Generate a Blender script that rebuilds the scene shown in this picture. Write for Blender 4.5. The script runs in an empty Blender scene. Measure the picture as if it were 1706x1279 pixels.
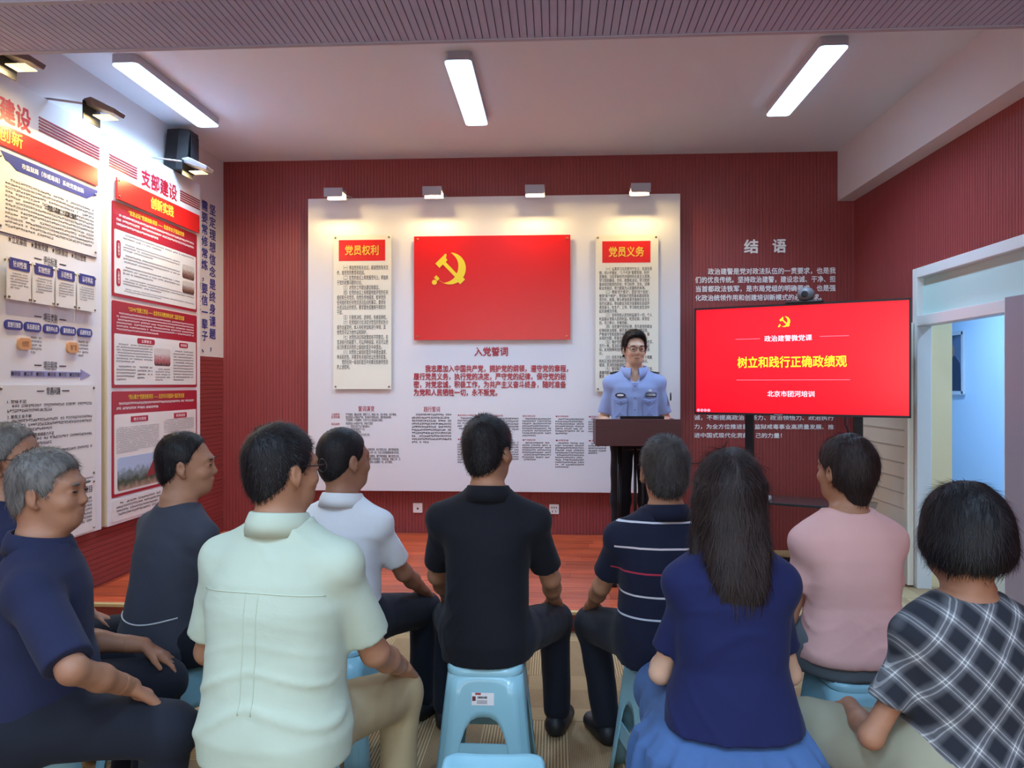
import bpy, bmesh, math, random
import numpy as np
from mathutils import Vector, Matrix
random.seed(7); rng = np.random.default_rng(11)
SC = bpy.context.scene
COL = SC.collection

# ------------------------------------------------------------------ camera
FPX, CAM_H = 1250.0, 1.46
YAW = math.atan(72 / FPX)
cam_d = bpy.data.cameras.new('camera'); cam = bpy.data.objects.new('camera', cam_d); COL.objects.link(cam)
cam.location = (0, 0, CAM_H); cam.rotation_euler = (math.pi / 2, 0, YAW)
cam_d.sensor_width = 36; cam_d.lens = FPX / 1706 * 36; cam_d.clip_start = 0.05
SC.camera = cam
# ------------------------------------------------------------------ world, exposure
w = bpy.data.worlds.new('world'); SC.world = w; w.use_nodes = True
w.node_tree.nodes['Background'].inputs[0].default_value = (1.0, 0.98, 0.95, 1)
w.node_tree.nodes['Background'].inputs[1].default_value = 3.0
SC.view_settings.view_transform = 'Standard'; SC.view_settings.look = 'None'
SC.view_settings.gamma = 1; SC.view_settings.use_curve_mapping = False
SC.view_settings.exposure = 0.9
LED_STRENGTH = 2.5; LED_WATT = 18.5; LED_COLOR = (0.43, 0.69, 1.0)
SPOT_W = 3.7; SPOT_COLOR = (1.0, 0.75, 0.33)
SC.cycles.max_bounces = 8; SC.cycles.diffuse_bounces = 5

# ------------------------------------------------------------------ measuring: a pixel of the photograph on a known plane of the room
_c, _s = math.cos(YAW), math.sin(YAW)
def ray(px, py):
    u = (px - 853) / FPX; v = (639.5 - py) / FPX
    return u * _c - _s, u * _s + _c, v
def onY(px, py, Y):
    d = ray(px, py); t = Y / d[1]; return d[0] * t, CAM_H + d[2] * t      # x, z on a wall across the room
def onX(px, py, X):
    d = ray(px, py); t = X / d[0]; return d[1] * t, CAM_H + d[2] * t      # y, z on a side wall
def onfloor(px, zc):
    u = (px - 853) / FPX
    return (u * _c - _s) * zc, (u * _s + _c) * zc

# ------------------------------------------------------------------ materials
MATS = {}
def lin(c):
    return tuple(((x / 255) / 12.92 if x / 255 <= .04045 else ((x / 255 + .055) / 1.055) ** 2.4) for x in c)
def mat(name, rgb, rough=.6, metal=0, spec=.5, noise=None, bump=None, emit=None, sheen=0, coat=0, bdist=.004, bdistort=0):
    """rgb in sRGB 0-255. noise=(scale, amount, detail, stretch xyz); bump=(scale, strength, stretch xyz)"""
    if name in MATS: return MATS[name]
    m = bpy.data.materials.new(name); m.use_nodes = True; nt = m.node_tree; N = nt.nodes; L = nt.links
    b = N['Principled BSDF']; col = lin(rgb)
    b.inputs['Base Color'].default_value = (*col, 1); b.inputs['Roughness'].default_value = rough
    b.inputs['Metallic'].default_value = metal; b.inputs['Specular IOR Level'].default_value = spec
    b.inputs['Sheen Weight'].default_value = sheen; b.inputs['Coat Weight'].default_value = coat
    tc = None
    def coords(stretch):
        nonlocal tc
        tc = tc or N.new('ShaderNodeTexCoord'); mp = N.new('ShaderNodeMapping')
        L.new(tc.outputs['Object'], mp.inputs[0]); mp.inputs['Scale'].default_value = stretch; return mp.outputs[0]
    if noise:
        sc, amt, det, st = noise
        t = N.new('ShaderNodeTexNoise'); t.inputs['Scale'].default_value = sc; t.inputs['Detail'].default_value = det
        L.new(coords(st), t.inputs['Vector'])
        r = N.new('ShaderNodeMapRange'); r.inputs[1].default_value = .25; r.inputs[2].default_value = .75
        r.inputs[3].default_value = 1 - amt; r.inputs[4].default_value = 1 + amt
        L.new(t.outputs[0], r.inputs[0])
        mx = N.new('ShaderNodeVectorMath'); mx.operation = 'SCALE'; mx.inputs[0].default_value = col
        L.new(r.outputs[0], mx.inputs['Scale']); L.new(mx.outputs[0], b.inputs['Base Color'])
    if bump:
        sc, stg, st = bump
        t = N.new('ShaderNodeTexNoise'); t.inputs['Scale'].default_value = sc; t.inputs['Detail'].default_value = 3
        L.new(coords(st), t.inputs['Vector'])
        bp = N.new('ShaderNodeBump'); bp.inputs['Strength'].default_value = stg; bp.inputs['Distance'].default_value = bdist; t.inputs['Distortion'].default_value = bdistort
        L.new(t.outputs[0], bp.inputs['Height']); L.new(bp.outputs[0], b.inputs['Normal'])
    if emit:
        b.inputs['Emission Color'].default_value = (*emit[0], 1); b.inputs['Emission Strength'].default_value = emit[1]
    MATS[name] = m; return m

ONE = (1, 1, 1)
M_RED = mat('red_slat_board', (146, 62, 61), .42, noise=(3, .14, 4, (30, 30, 1.2)), bump=(40, .05, (1, 1, .05)))
M_REDH = mat('red_slat_board_horizontal', (146, 62, 61), .42, noise=(3, .14, 4, (30, 1.2, 30)))
M_WHITEWALL = mat('white_plaster', (226, 224, 226), .75, bump=(60, .04, ONE))
M_CEIL = mat('ceiling_paint', (228, 238, 246), .85)
M_BEAM = mat('ceiling_slat_grey', (180, 176, 206), .55, noise=(4, .10, 3, (6, 1, 6)))
M_BEAMTRIM = mat('beam_edge_trim', (176, 172, 190), .5)
M_BOARD = mat('white_board', (226, 224, 228), .35, spec=.4)
M_CREAM = mat('cream_card', (236, 232, 216), .3, spec=.5)
M_CARD = mat('clear_white_card', (228, 224, 222), .25, spec=.5)
M_PRINTRED = mat('print_red', (222, 32, 30), .3, spec=.5)
M_FLAGRED = mat('flag_red', (218, 24, 26), .28, spec=.5)
M_CRIMSON = mat('print_crimson', (176, 26, 56), .35)
M_TITLERED = mat('title_red', (190, 30, 48), .4)
M_STRIPE = mat('stripe_maroon', (150, 28, 48), .4)
M_GOLD = mat('print_yellow', (240, 205, 70), .4)
M_EMBLEM = mat('emblem_yellow', (238, 208, 40), .4)
M_INK = mat('print_ink', (44, 42, 50), .5)
M_GREYINK = mat('print_grey_ink', (92, 88, 96), .5)
M_NAVYINK = mat('calligraphy_blue', (36, 46, 150), .5)
M_BLUE = mat('print_blue', (52, 62, 142), .35)
M_LILAC = mat('print_lilac', (150, 146, 190), .4)
M_WHITEINK = mat('print_white', (250, 249, 250), .4)
M_STEEL = mat('screw_steel', (150, 140, 130), .3, metal=1)
M_BLACK = mat('black_plastic', (22, 22, 26), .4)
M_DARKMETAL = mat('dark_metal', (40, 38, 42), .35, metal=.6)
M_DOOR = mat('door_cream_paint', (240, 237, 224), .4)
M_DOORFRAME = mat('door_frame_white', (220, 220, 218), .4)
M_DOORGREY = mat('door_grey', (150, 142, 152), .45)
M_LAMPGREY = mat('lamp_grey_metal', (170, 168, 176), .35, metal=.3)
M_FIXTURE = mat('fixture_white', (190, 192, 205), .4)
M_ORANGE = mat('tag_orange', (214, 158, 110), .4)
M_PLATE = mat('socket_white', (232, 226, 222), .35)

# ------------------------------------------------------------------ object helpers
def link(o, parent=None):
    COL.objects.link(o)
    if parent is not None: o.parent = parent
    return o
def tag(o, label=None, cat=None, group=None, kind=None):
    if label: o['label'] = label
    if cat: o['category'] = cat
    if group: o['group'] = group
    if kind: o['kind'] = kind
    return o
def empty(name, loc, rz=0, label=None, cat=None, group=None):
    o = bpy.data.objects.new(name, None); o.empty_display_size = .1; link(o)
    o.location = loc; o.rotation_euler = (0, 0, rz)
    return tag(o, label, cat, group)
class MB:
    """collects vertices and faces for one mesh object"""
    def __init__(s): s.v = []; s.f = []
    def add(s, v, f):
        n = len(s.v); s.v += [tuple(p) for p in v]; s.f += [tuple(i + n for i in q) for q in f]; return s
    def box(s, x0, x1, y0, y1, z0, z1):
        return s.add([(x, y, z) for z in (z0, z1) for y in (y0, y1) for x in (x0, x1)],
                     [(0, 2, 3, 1), (4, 5, 7, 6), (0, 1, 5, 4), (2, 6, 7, 3), (0, 4, 6, 2), (1, 3, 7, 5)])
    def obox(s, a, b, w, h, up=(0, 0, 1)):
        a = Vector(a); b = Vector(b); d = (b - a).normalized(); r = d.cross(Vector(up))
        if r.length < 1e-4: r = d.cross(Vector((1, 0, 0)))
        r.normalize(); u = r.cross(d); v = []
        for p in (a, b):
            for i, j in ((-1, -1), (1, -1), (1, 1), (-1, 1)): v.append(p + r * i * w / 2 + u * j * h / 2)
        return s.add(v, [(0, 1, 2, 3), (7, 6, 5, 4), (0, 4, 5, 1), (1, 5, 6, 2), (2, 6, 7, 3), (3, 7, 4, 0)])
    def tube(s, pts, r, n=8, r1=None):
        pts = [Vector(p) for p in pts]; rows = []; ref = None
        for i, p in enumerate(pts):
            d = (pts[min(i + 1, len(pts) - 1)] - pts[max(i - 1, 0)]).normalized()
            if ref is None: ref = d.orthogonal().normalized()
            ref = (ref - d * ref.dot(d)).normalized(); u = d.cross(ref)
            rr = r if r1 is None else r + (r1 - r) * i / (len(pts) - 1)
            rows.append([p + (ref * math.cos(2 * math.pi * k / n) + u * math.sin(2 * math.pi * k / n)) * rr for k in range(n)])
        v = [q for row in rows for q in row]; f = []
        for i in range(len(rows) - 1):
            for k in range(n): f.append((i * n + k, i * n + (k + 1) % n, (i + 1) * n + (k + 1) % n, (i + 1) * n + k))
        f.append(tuple(reversed(range(n)))); f.append(tuple((len(rows) - 1) * n + k for k in range(n)))
        return s.add(v, f)
    def lathe(s, prof, n=24, c=(0, 0, 0), axis='z', sx=1, sy=1):
        v = []; f = []
        for r, z in prof:
            for k in range(n):
                a = 2 * math.pi * k / n; p = (r * math.cos(a) * sx, r * math.sin(a) * sy, z)
                if axis == 'y': p = (p[0], z, p[1])
                if axis == 'x': p = (z, p[0], p[1])
                v.append((p[0] + c[0], p[1] + c[1], p[2] + c[2]))
        for i in range(len(prof) - 1):
            for k in range(n): f.append((i * n + k, i * n + (k + 1) % n, (i + 1) * n + (k + 1) % n, (i + 1) * n + k))
        f.append(tuple(reversed(range(n)))); f.append(tuple((len(prof) - 1) * n + k for k in range(n)))
        return s.add(v, f)
    def prism(s, poly, y0, y1, plane='xz'):
        """flat outline pushed through a thickness; plane xz -> y is the thickness, yz -> x, xy -> z"""
        mp = {'xz': lambda u, v, t: (u, t, v), 'yz': lambda u, v, t: (t, u, v), 'xy': lambda u, v, t: (u, v, t)}[plane]
        n = len(poly); v = [mp(a, b, y0) for a, b in poly] + [mp(a, b, y1) for a, b in poly]
        f = [tuple(range(n)), tuple(reversed(range(n, 2 * n)))] + [(i, n + i, n + (i + 1) % n, (i + 1) % n) for i in range(n)]
        return s.add(v, f)
    def build(s, name, m, parent=None, smooth=False, bevel=0, world=None):
        """world: the vertices are in room coordinates and the (unrotated) parent stands at its own location"""
        v = s.v
        if parent is not None and world is not False:
            L0 = parent.matrix_basis.translation.copy(); p = parent.parent
            while p is not None: L0 += p.matrix_basis.translation; p = p.parent
            v = [(a - L0.x, b - L0.y, c - L0.z) for a, b, c in v]
        me = bpy.data.meshes.new(name); me.from_pydata(v, [], s.f); me.update()
        fix_normals(me)
        if smooth:
            me.polygons.foreach_set('use_smooth', [True] * len(me.polygons))
        me.materials.append(m)
        o = bpy.data.objects.new(name, me); link(o, parent)
        if bevel:
            b = o.modifiers.new('bevel', 'BEVEL'); b.width = bevel; b.segments = 2; b.limit_method = 'ANGLE'; b.angle_limit = .6
        return o
def fix_normals(me):
    bm = bmesh.new(); bm.from_mesh(me); bmesh.ops.recalc_face_normals(bm, faces=bm.faces); bm.to_mesh(me); bm.free()
def auto_smooth(o, ang=40):
    me = o.data
    me.polygons.foreach_set('use_smooth', [True] * len(me.polygons))
    me.set_sharp_from_angle(angle=math.radians(ang))
    return o
def struct(o): o['kind'] = 'structure'; return o
def rrect(x0, x1, y0, y1, r, n=5):
    """outline of a rectangle with round corners"""
    r = min(r, (x1 - x0) / 2 - 1e-4, (y1 - y0) / 2 - 1e-4); out = []
    for cx, cy, a0 in ((x1 - r, y1 - r, 0), (x0 + r, y1 - r, 90), (x0 + r, y0 + r, 180), (x1 - r, y0 + r, 270)):
        for k in range(n): a = math.radians(a0 + 90 * k / (n - 1)); out.append((cx + r * math.cos(a), cy + r * math.sin(a)))
    return out
def copy_tree(o, parent=None):
    c = o.copy(); COL.objects.link(c); c.parent = parent
    for ch in o.children: copy_tree(ch, c)
    return c

# ------------------------------------------------------------------ lettering
def text_data(body, bold=0, leading=None, extrude=0):
    c = bpy.data.curves.new('t', 'FONT'); c.body = body; c.size = 1; c.resolution_u = 2
    if leading: c.space_line = leading
    c.extrude = extrude
    o = bpy.data.objects.new('t', c); COL.objects.link(o)
    me = bpy.data.meshes.new_from_object(o.evaluated_get(bpy.context.evaluated_depsgraph_get()))
    v = np.zeros(len(me.vertices) * 3); me.vertices.foreach_get('co', v); v = v.reshape(-1, 3)
    f = [tuple(p.vertices) for p in me.polygons]
    if bold:       # heavier strokes: the same letters laid side by side a hair apart
        sh = [(-bold, 0), (bold, 0)] if bold < .015 else [(-bold, 0), (bold, 0), (0, -bold), (0, bold)]
        n = len(v); f = [tuple(i + k * n for i in q) for k in range(len(sh)) for q in f]; v = np.concatenate([v + (a, b, k * .0003) for k, (a, b) in enumerate(sh)])
    bpy.data.objects.remove(o); bpy.data.curves.remove(c); bpy.data.meshes.remove(me)
    return v, f
def lettering(name, body, box, plane, m, parent, bold=0.0, keep=True, leading=None, depth=.0012, vertical=False, world=None):
    """writes body into box=(u0,u1,v0,v1) on plane: ('y',Y) faces -y, ('x',X) faces +x, or a function (u,v,h)->xyz.
    keep: keep the letters' proportions and centre them in the box instead of filling it"""
    if vertical: body = '\n'.join(body)
    v, f = text_data(body, bold, leading)
    lo, hi = v.min(0), v.max(0); u0, u1, v0, v1 = box
    su = (u1 - u0) / max(hi[0] - lo[0], 1e-6); sv = (v1 - v0) / max(hi[1] - lo[1], 1e-6)
    if keep: su = sv = min(su, sv)
    cu = (u0 + u1) / 2; cv = (v0 + v1) / 2
    U = (v[:, 0] - (lo[0] + hi[0]) / 2) * su + cu; V = (v[:, 1] - (lo[1] + hi[1]) / 2) * sv + cv
    mb = MB()
    D_ = depth + v[:, 2]
    if callable(plane): P = [plane(a, b, d_) for a, b, d_ in zip(U, V, D_)]
    elif plane[0] == 'y': P = [(a, plane[1] - d_, b) for a, b, d_ in zip(U, V, D_)]
    else: P = [(plane[1] + d_, a, b) for a, b, d_ in zip(U, V, D_)]
    mb.add(P, f)
    o = mb.build(name, m, parent, world=world)
    if len(body) > 1: o['kind'] = 'stuff'
    return o
_glyph = {}
def characters(name, body, box, plane, m, parent, bold=.0, depth=.0012, world=None, aspect=None):
    """letters big enough to tell apart: each a part of its own, set on a grid of full-width cells filling the box"""
    lines = body.split('\n'); nc = max(len(l) for l in lines); u0, u1, v0, v1 = box; cw = (u1 - u0) / nc; rh = (v1 - v0) / len(lines)
    if len(lines) > 1: rh = (v1 - v0) / (len(lines) - 1 + .95 * cw / ((v1 - v0) / len(lines)) * .0 + 1)
    for r_, l in enumerate(lines):
        for c_, ch in enumerate(l):
            if ch in '\u3000 ': continue
            if (ch, bold) not in _glyph: _glyph[ch, bold] = text_data(ch, bold)
            v, f = _glyph[ch, bold]; hh = min(rh, cw * 1.25) if len(lines) > 1 else rh
            U = u0 + (c_ + v[:, 0]) * cw; V = v1 - r_ * rh - (.86 - v[:, 1]) * hh
            D_ = depth + v[:, 2]
            if callable(plane): P = [plane(a, b, d_) for a, b, d_ in zip(U, V, D_)]
            elif plane[0] == 'y': P = [(a, plane[1] - d_, b) for a, b, d_ in zip(U, V, D_)]
            else: P = [(plane[1] + d_, a, b) for a, b, d_ in zip(U, V, D_)]
            MB().add(P, f).build(name, m, parent, world=world)
def lines_of_print(name, box, plane, m, parent, rows, fill=.62, indent=True, char=None, seed=0, last=.5, depth=.0012):
    """print too small to read: rows of tiny stroke-built characters"""
    r = random.Random(seed); u0, u1, v0, v1 = box; mb = MB(); pitch = (v1 - v0) / rows; h = pitch * fill; cw = char or h * 1.0
    n = max(1, int((u1 - u0) / cw)); cw = (u1 - u0) / n
    for i in range(rows):
        top = v1 - i * pitch; a = 2 if (indent and i == 0) else 0; b = n if i < rows - 1 else max(a + 1, int(n * last))
        for k in range(a, b):
            if r.random() < .06: continue
            x = u0 + k * cw + cw * .06; W = cw * .86; y0 = top - h; t = h * .13
            st = [(x, x + W, y0 + h * q, y0 + h * q + t) for q in r.sample((0, .25, .45, .65, .87), 3)]
            st += [(x + W * q, x + W * q + t, y0 + h * r.choice((0, .3)), y0 + h) for q in r.sample((.0, .22, .45, .7, .86), 2)]
            for p, q, s_, e in st:
                if callable(plane): vv = [plane(p, s_, depth), plane(q, s_, depth), plane(q, e, depth), plane(p, e, depth)]
                elif plane[0] == 'y': vv = [(p, plane[1] - depth, s_), (q, plane[1] - depth, s_), (q, plane[1] - depth, e), (p, plane[1] - depth, e)]
                else: vv = [(plane[1] + depth, p, s_), (plane[1] + depth, q, s_), (plane[1] + depth, q, e), (plane[1] + depth, p, e)]
                mb.add(vv, [(0, 1, 2, 3)])
    o = mb.build(name, m, parent); o['kind'] = 'stuff'; return o

# ------------------------------------------------------------------ the room
XL, XR, YB, YF, ZC = -3.03, 2.60, 6.70, -3.2, 3.49
def grooved(name, u0, u1, v0, v1, pitch, place, m, gap=.004, dep=.004):
    """a board of narrow slats with sunk joints between them; place(u, v, depth)->xyz, slats run along v"""
    mb = MB(); n = int(round((u1 - u0) / pitch)); pitch = (u1 - u0) / n; us = []
    for i in range(n):
        a = u0 + i * pitch; us += [(a + gap / 2, 0), (a + pitch - gap / 2, 0), (a + pitch - gap / 2 + .0006, dep), (a + pitch + gap / 2 - .0006, dep)]
    us = [(u0, 0)] + us[:-2] + [(u1, 0)]
    v = [place(a, q, d) for a, d in us for q in (v0, v1)]
    f = [(2 * i, 2 * i + 2, 2 * i + 3, 2 * i + 1) for i in range(len(us) - 1)]
    mb.add(v, f)
    return mb.build(name, m)
WBK = struct(grooved('wall_back', XL, XR, 0, ZC, .029, lambda a, q, d: (a, YB + d, q), M_RED))
MB().box(XL - .15, XR + .3, YB + .02, YB + .17, -.1, ZC + .1).build('wall_core', M_WHITEWALL, WBK)
Z_WAIN = 1.70
wl = struct(MB().box(XL - .15, XL, YF, YB + .02, Z_WAIN, ZC).build('wall_left', M_WHITEWALL))
o = grooved('wainscot', .02, Z_WAIN, YF, YB, .036, lambda a, q, d: (XL - d, q, a), M_REDH); o.parent = wl; o['kind'] = 'stuff'
MB().box(XL - .15, XL - .01, YF, YB + .02, -.1, Z_WAIN).build('wall_core', M_WHITEWALL, wl)
M_SKIRT = mat('dark_skirting', (70, 46, 48), .5)
struct(MB().box(XL, XL + .012, YF, YB, 0, .1).build('baseboard_left', M_SKIRT))
# right wall with the double-door opening
DY0, DY1, DZ, TW = 3.62, 5.57, 2.285, .24       # opening along y, its height, wall thickness
RW = empty('wall_right', (XR, 0, 0)); RW['kind'] = 'structure'
for (a, b, z0, z1) in ((YF, DY0, 0, ZC), (DY1, YB, 0, ZC), (DY0, DY1, DZ, ZC)):
    MB().box(XR + .012, XR + TW, a, b, z0, z1).build('wall_core', M_WHITEWALL, RW)
    o = grooved('slat_facing', a, b, z0, z1, .029, lambda q, z, d: (XR + d, q, z), M_RED); o.parent = RW
    o.location = (-XR, 0, 0); o['kind'] = 'stuff'
WF = empty('wall_front', (XL, YF, 0)); WF['kind'] = 'structure'
WX = ((-2.3, -.9), (-.55, .85), (1.2, 2.4)); WZ0, WZ1 = .95, 2.75       # unseen windows added behind the camera to light the audience's backs
edges = [XL - .15] + [q for p in WX for q in p] + [4.75]
for k in range(0, len(edges), 2): MB().box(edges[k], edges[k + 1], YF - .15, YF, -.1, ZC + .1).build('wall_pier', M_WHITEWALL, WF)
for k, (a, b) in enumerate(WX):
    MB().box(a, b, YF - .15, YF, -.1, WZ0).build('wall_apron', M_WHITEWALL, WF); MB().box(a, b, YF - .15, YF, WZ1, ZC + .1).build('wall_lintel', M_WHITEWALL, WF)
    W_N = empty('added_window_%d' % (k + 1), (a, YF, WZ0)); W_N['kind'] = 'structure'; mid = (a + b) / 2
    for x0, x1, z0, z1 in ((a, a + .06, WZ0, WZ1), (b - .06, b, WZ0, WZ1), (a, b, WZ0, WZ0 + .06), (a, b, WZ1 - .06, WZ1), (mid - .03, mid + .03, WZ0, WZ1)):
        MB().box(x0, x1, YF - .10, YF - .05, z0, z1).build('frame_bar', M_DOORFRAME, W_N)
    pd_ = bpy.data.lights.new('added_window_portal', 'AREA'); pd_.shape = 'RECTANGLE'; pd_.size = b - a; pd_.size_y = WZ1 - WZ0; pd_.cycles.is_portal = True
    po = bpy.data.objects.new('added_window_portal', pd_); link(po, W_N); po.location = (mid - a, -.12, (WZ1 - WZ0) / 2); po.rotation_euler = (math.pi / 2, 0, 0)
struct(MB().box(XL - .15, XR + TW, YF, YB + .17, ZC, ZC + .12).build('ceiling', M_CEIL))
# white boxed beam under the ceiling along the right wall
struct(MB().box(2.46, XR + .005, 3.24, YB, 3.055, ZC).build('trim_1', M_WHITEWALL))
# lowered cross beam faced with slats
BY0, BY1, BZ = 2.80, 3.245, 2.945
bm_ = struct(MB().box(XL, XR, BY0, BY1, BZ + .016, ZC).build('trim_2', M_BEAMTRIM))
sl = None
n_sl = 176; pitch = (XR - XL) / n_sl
for i in range(n_sl):
    if sl is None:
        mb = MB(); x0 = -pitch / 2 + .0022
        mb.box(x0, -x0, BY0 + .03, BY1 - .028, BZ, BZ + .016)
        sl = mb.build('slat', M_BEAM, bm_); o = sl
    else: o = sl.copy(); COL.objects.link(o); o.parent = bm_
    o.location = (XL + (i + .5) * pitch, 0, 0)
for a, b in ((BY0, BY0 + .027), (BY1 - .025, BY1)):
    MB().box(XL, XR, a, b, BZ - .003, BZ + .016).build('edge_strip', M_BEAMTRIM, bm_)

# ------------------------------------------------------------------ floor: carpet tiles
def carpet_material():
    m = bpy.data.materials.new('striped_carpet'); m.use_nodes = True; nt = m.node_tree; N = nt.nodes; L = nt.links
    b = N['Principled BSDF']; b.inputs['Roughness'].default_value = .95; b.inputs['Specular IOR Level'].default_value = .1
    tc = N.new('ShaderNodeTexCoord'); sx = N.new('ShaderNodeSeparateXYZ'); L.new(tc.outputs['Object'], sx.inputs[0])
    oi = N.new('ShaderNodeObjectInfo')
    def math_(op, a, bb, c=None):
        n = N.new('ShaderNodeMath'); n.operation = op
        for i, q in enumerate((a, bb, c)):
            if q is None: continue
            if isinstance(q, (int, float)): n.inputs[i].default_value = q
            else: L.new(q, n.inputs[i])
        return n.outputs[0]
    # three bands across the tile, each with its own yarn rhythm
    x = sx.outputs['X']
    sh = math_('MULTIPLY', oi.outputs['Random'], .22)
    xs = math_('ADD', x, sh)
    band = math_('FRACT', math_('MULTIPLY', xs, 2.7), 0)
    wide = math_('GREATER_THAN', band, .55)
    s1 = math_('SINE', math_('MULTIPLY', x, 2 * math.pi / .0125), 0)
    s2 = math_('SINE', math_('MULTIPLY', x, 2 * math.pi / .0070), 0)
    k1 = math_('MULTIPLY', math_('GREATER_THAN', s1, .25), wide)
    k2 = math_('MULTIPLY', math_('GREATER_THAN', s2, .3), math_('SUBTRACT', 1, wide))
    no = N.new('ShaderNodeTexNoise'); no.inputs['Scale'].default_value = 260; L.new(tc.outputs['Object'], no.inputs['Vector'])
    n2 = N.new('ShaderNodeTexNoise'); n2.inputs['Scale'].default_value = 9; L.new(tc.outputs['Object'], n2.inputs['Vector'])
    base = N.new('ShaderNodeMix'); base.data_type = 'RGBA'
    base.inputs['A'].default_value = (*lin((152, 122, 90)), 1); base.inputs['B'].default_value = (*lin((126, 100, 74)), 1)
    L.new(n2.outputs[0], base.inputs['Factor'])
    m1 = N.new('ShaderNodeMix'); m1.data_type = 'RGBA'; L.new(base.outputs['Result'], m1.inputs['A'])
    m1.inputs['B'].default_value = (*lin((198, 172, 128)), 1); L.new(math_('MULTIPLY', k1, .8), m1.inputs['Factor'])
    m2 = N.new('ShaderNodeMix'); m2.data_type = 'RGBA'; L.new(m1.outputs['Result'], m2.inputs['A'])
    m2.inputs['B'].default_value = (*lin((176, 150, 112)), 1); L.new(math_('MULTIPLY', k2, .55), m2.inputs['Factor'])
    v = N.new('ShaderNodeHueSaturation'); L.new(m2.outputs['Result'], v.inputs['Color'])
    L.new(math_('ADD', math_('MULTIPLY', no.outputs[0], .5), .75), v.inputs['Value'])
    L.new(v.outputs[0], b.inputs['Base Color'])
    bp = N.new('ShaderNodeBump'); bp.inputs['Strength'].default_value = .5; bp.inputs['Distance'].default_value = .002
    L.new(math_('ADD', math_('ADD', k1, k2), no.outputs[0]), bp.inputs['Height']); L.new(bp.outputs[0], b.inputs['Normal'])
    return m
M_CARPET = carpet_material()
M_SUB = mat('carpet_underlay', (128, 106, 82), .95)
fl = struct(MB().box(XL - .15, 4.9, YF - .15, 9.6, -.12, -.001).build('floor', M_SUB))
ct = None; SX1, SY0, SZ = 1.30, 4.42, .12        # stage: right end, front edge, height
r = random.Random(3)
for i in range(-7, 6):
    for j in range(1, 14):
        x, y = .12 + i * .5, .0 + j * .5
        if x < XL + .0 or x > XR + .2 or y < .9: continue
        if y + .25 > SY0 + .45 and x - .25 < SX1 - .1: continue
        if ct is None:
            mb = MB().prism(rrect(-.249, .249, -.249, .249, .004, 3), .0, .006, 'xy')
            ct = mb.build('carpet_tile', M_CARPET, fl, world=False); o = ct
        else: o = ct.copy(); COL.objects.link(o); o.parent = fl
        o.location = (x, y, -.001); o.rotation_euler = (0, 0, math.pi / 2 * ((i + j) % 2 + 2 * r.randint(0, 1)) if r.random() > .15 else 0)
# ------------------------------------------------------------------ stage of reddish laminate planks with a pale nosing
def plank_material():
    m = mat('red_laminate', (150, 62, 40), .34, coat=.1); nt = m.node_tree; N = nt.nodes; L = nt.links; b = N['Principled BSDF']
    tc = N.new('ShaderNodeTexCoord'); oi = N.new('ShaderNodeObjectInfo'); mp = N.new('ShaderNodeMapping'); L.new(tc.outputs['Object'], mp.inputs[0])
    cb = N.new('ShaderNodeCombineXYZ'); mm = N.new('ShaderNodeMath'); mm.operation = 'MULTIPLY'; mm.inputs[1].default_value = 37; L.new(oi.outputs['Random'], mm.inputs[0])
    L.new(mm.outputs[0], cb.inputs[0]); L.new(mm.outputs[0], cb.inputs[1]); L.new(cb.outputs[0], mp.inputs['Location']); mp.inputs['Scale'].default_value = (1.5, 22, 1)
    no = N.new('ShaderNodeTexNoise'); no.inputs['Scale'].default_value = 2.2; no.inputs['Detail'].default_value = 5; L.new(mp.outputs[0], no.inputs['Vector'])
    cr = N.new('ShaderNodeValToRGB'); e = cr.color_ramp.elements
    e[0].position = .3; e[0].color = (*lin((146, 54, 34)), 1); e[1].position = .72; e[1].color = (*lin((206, 98, 58)), 1)
    L.new(no.outputs[0], cr.inputs[0])
    hv = N.new('ShaderNodeHueSaturation'); mr = N.new('ShaderNodeMapRange'); mr.inputs[3].default_value = .75; mr.inputs[4].default_value = 1.25
    L.new(oi.outputs['Random'], mr.inputs[0]); L.new(mr.outputs[0], hv.inputs['Value']); L.new(cr.outputs[0], hv.inputs['Color']); L.new(hv.outputs[0], b.inputs['Base Color'])
    return m
M_PLANK = plank_material()
M_NOSE = mat('nosing_pale_brass', (214, 186, 132), .35, metal=.3)
M_RISER = mat('riser_red', (132, 44, 34), .4, noise=(3, .15, 3, (2, 30, 30)))
st = empty('stage_platform', (XL, SY0, 0), label='low stage of reddish-brown laminate planks with a pale nosing strip', cat='stage')
MB().box(XL + .001, SX1, SY0 + .012, YB - .001, 0.006, SZ - .012).build('riser', M_RISER, st)
MB().box(XL + .001, SX1 + .004, SY0 - .006, SY0 + .034, SZ - .016, SZ + .003).build('nosing', M_NOSE, st, bevel=.003)
rows = 18; pw = (YB - SY0 - .04) / rows; pl = None; L_P = 1.21
for j in range(rows):
    x = XL - r.random() * L_P * .8 - .02
    while x < SX1 - .02:
        a, b = max(x, XL + .002), min(x + L_P, SX1)
        if b - a > .05:
            full = abs(b - a - L_P) < 1e-6
            if full and pl is not None: o = pl.copy(); COL.objects.link(o); o.parent = st
            else:
                q = b - a
                o = MB().box(0, q - .0015, 0, pw - .0015, -.012, 0).build('plank', M_PLANK, st, world=False)
                if full: pl = o
            o.location = (a - XL, .035 + j * pw, SZ + r.uniform(-.0006, .0006))
        x += L_P

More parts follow.
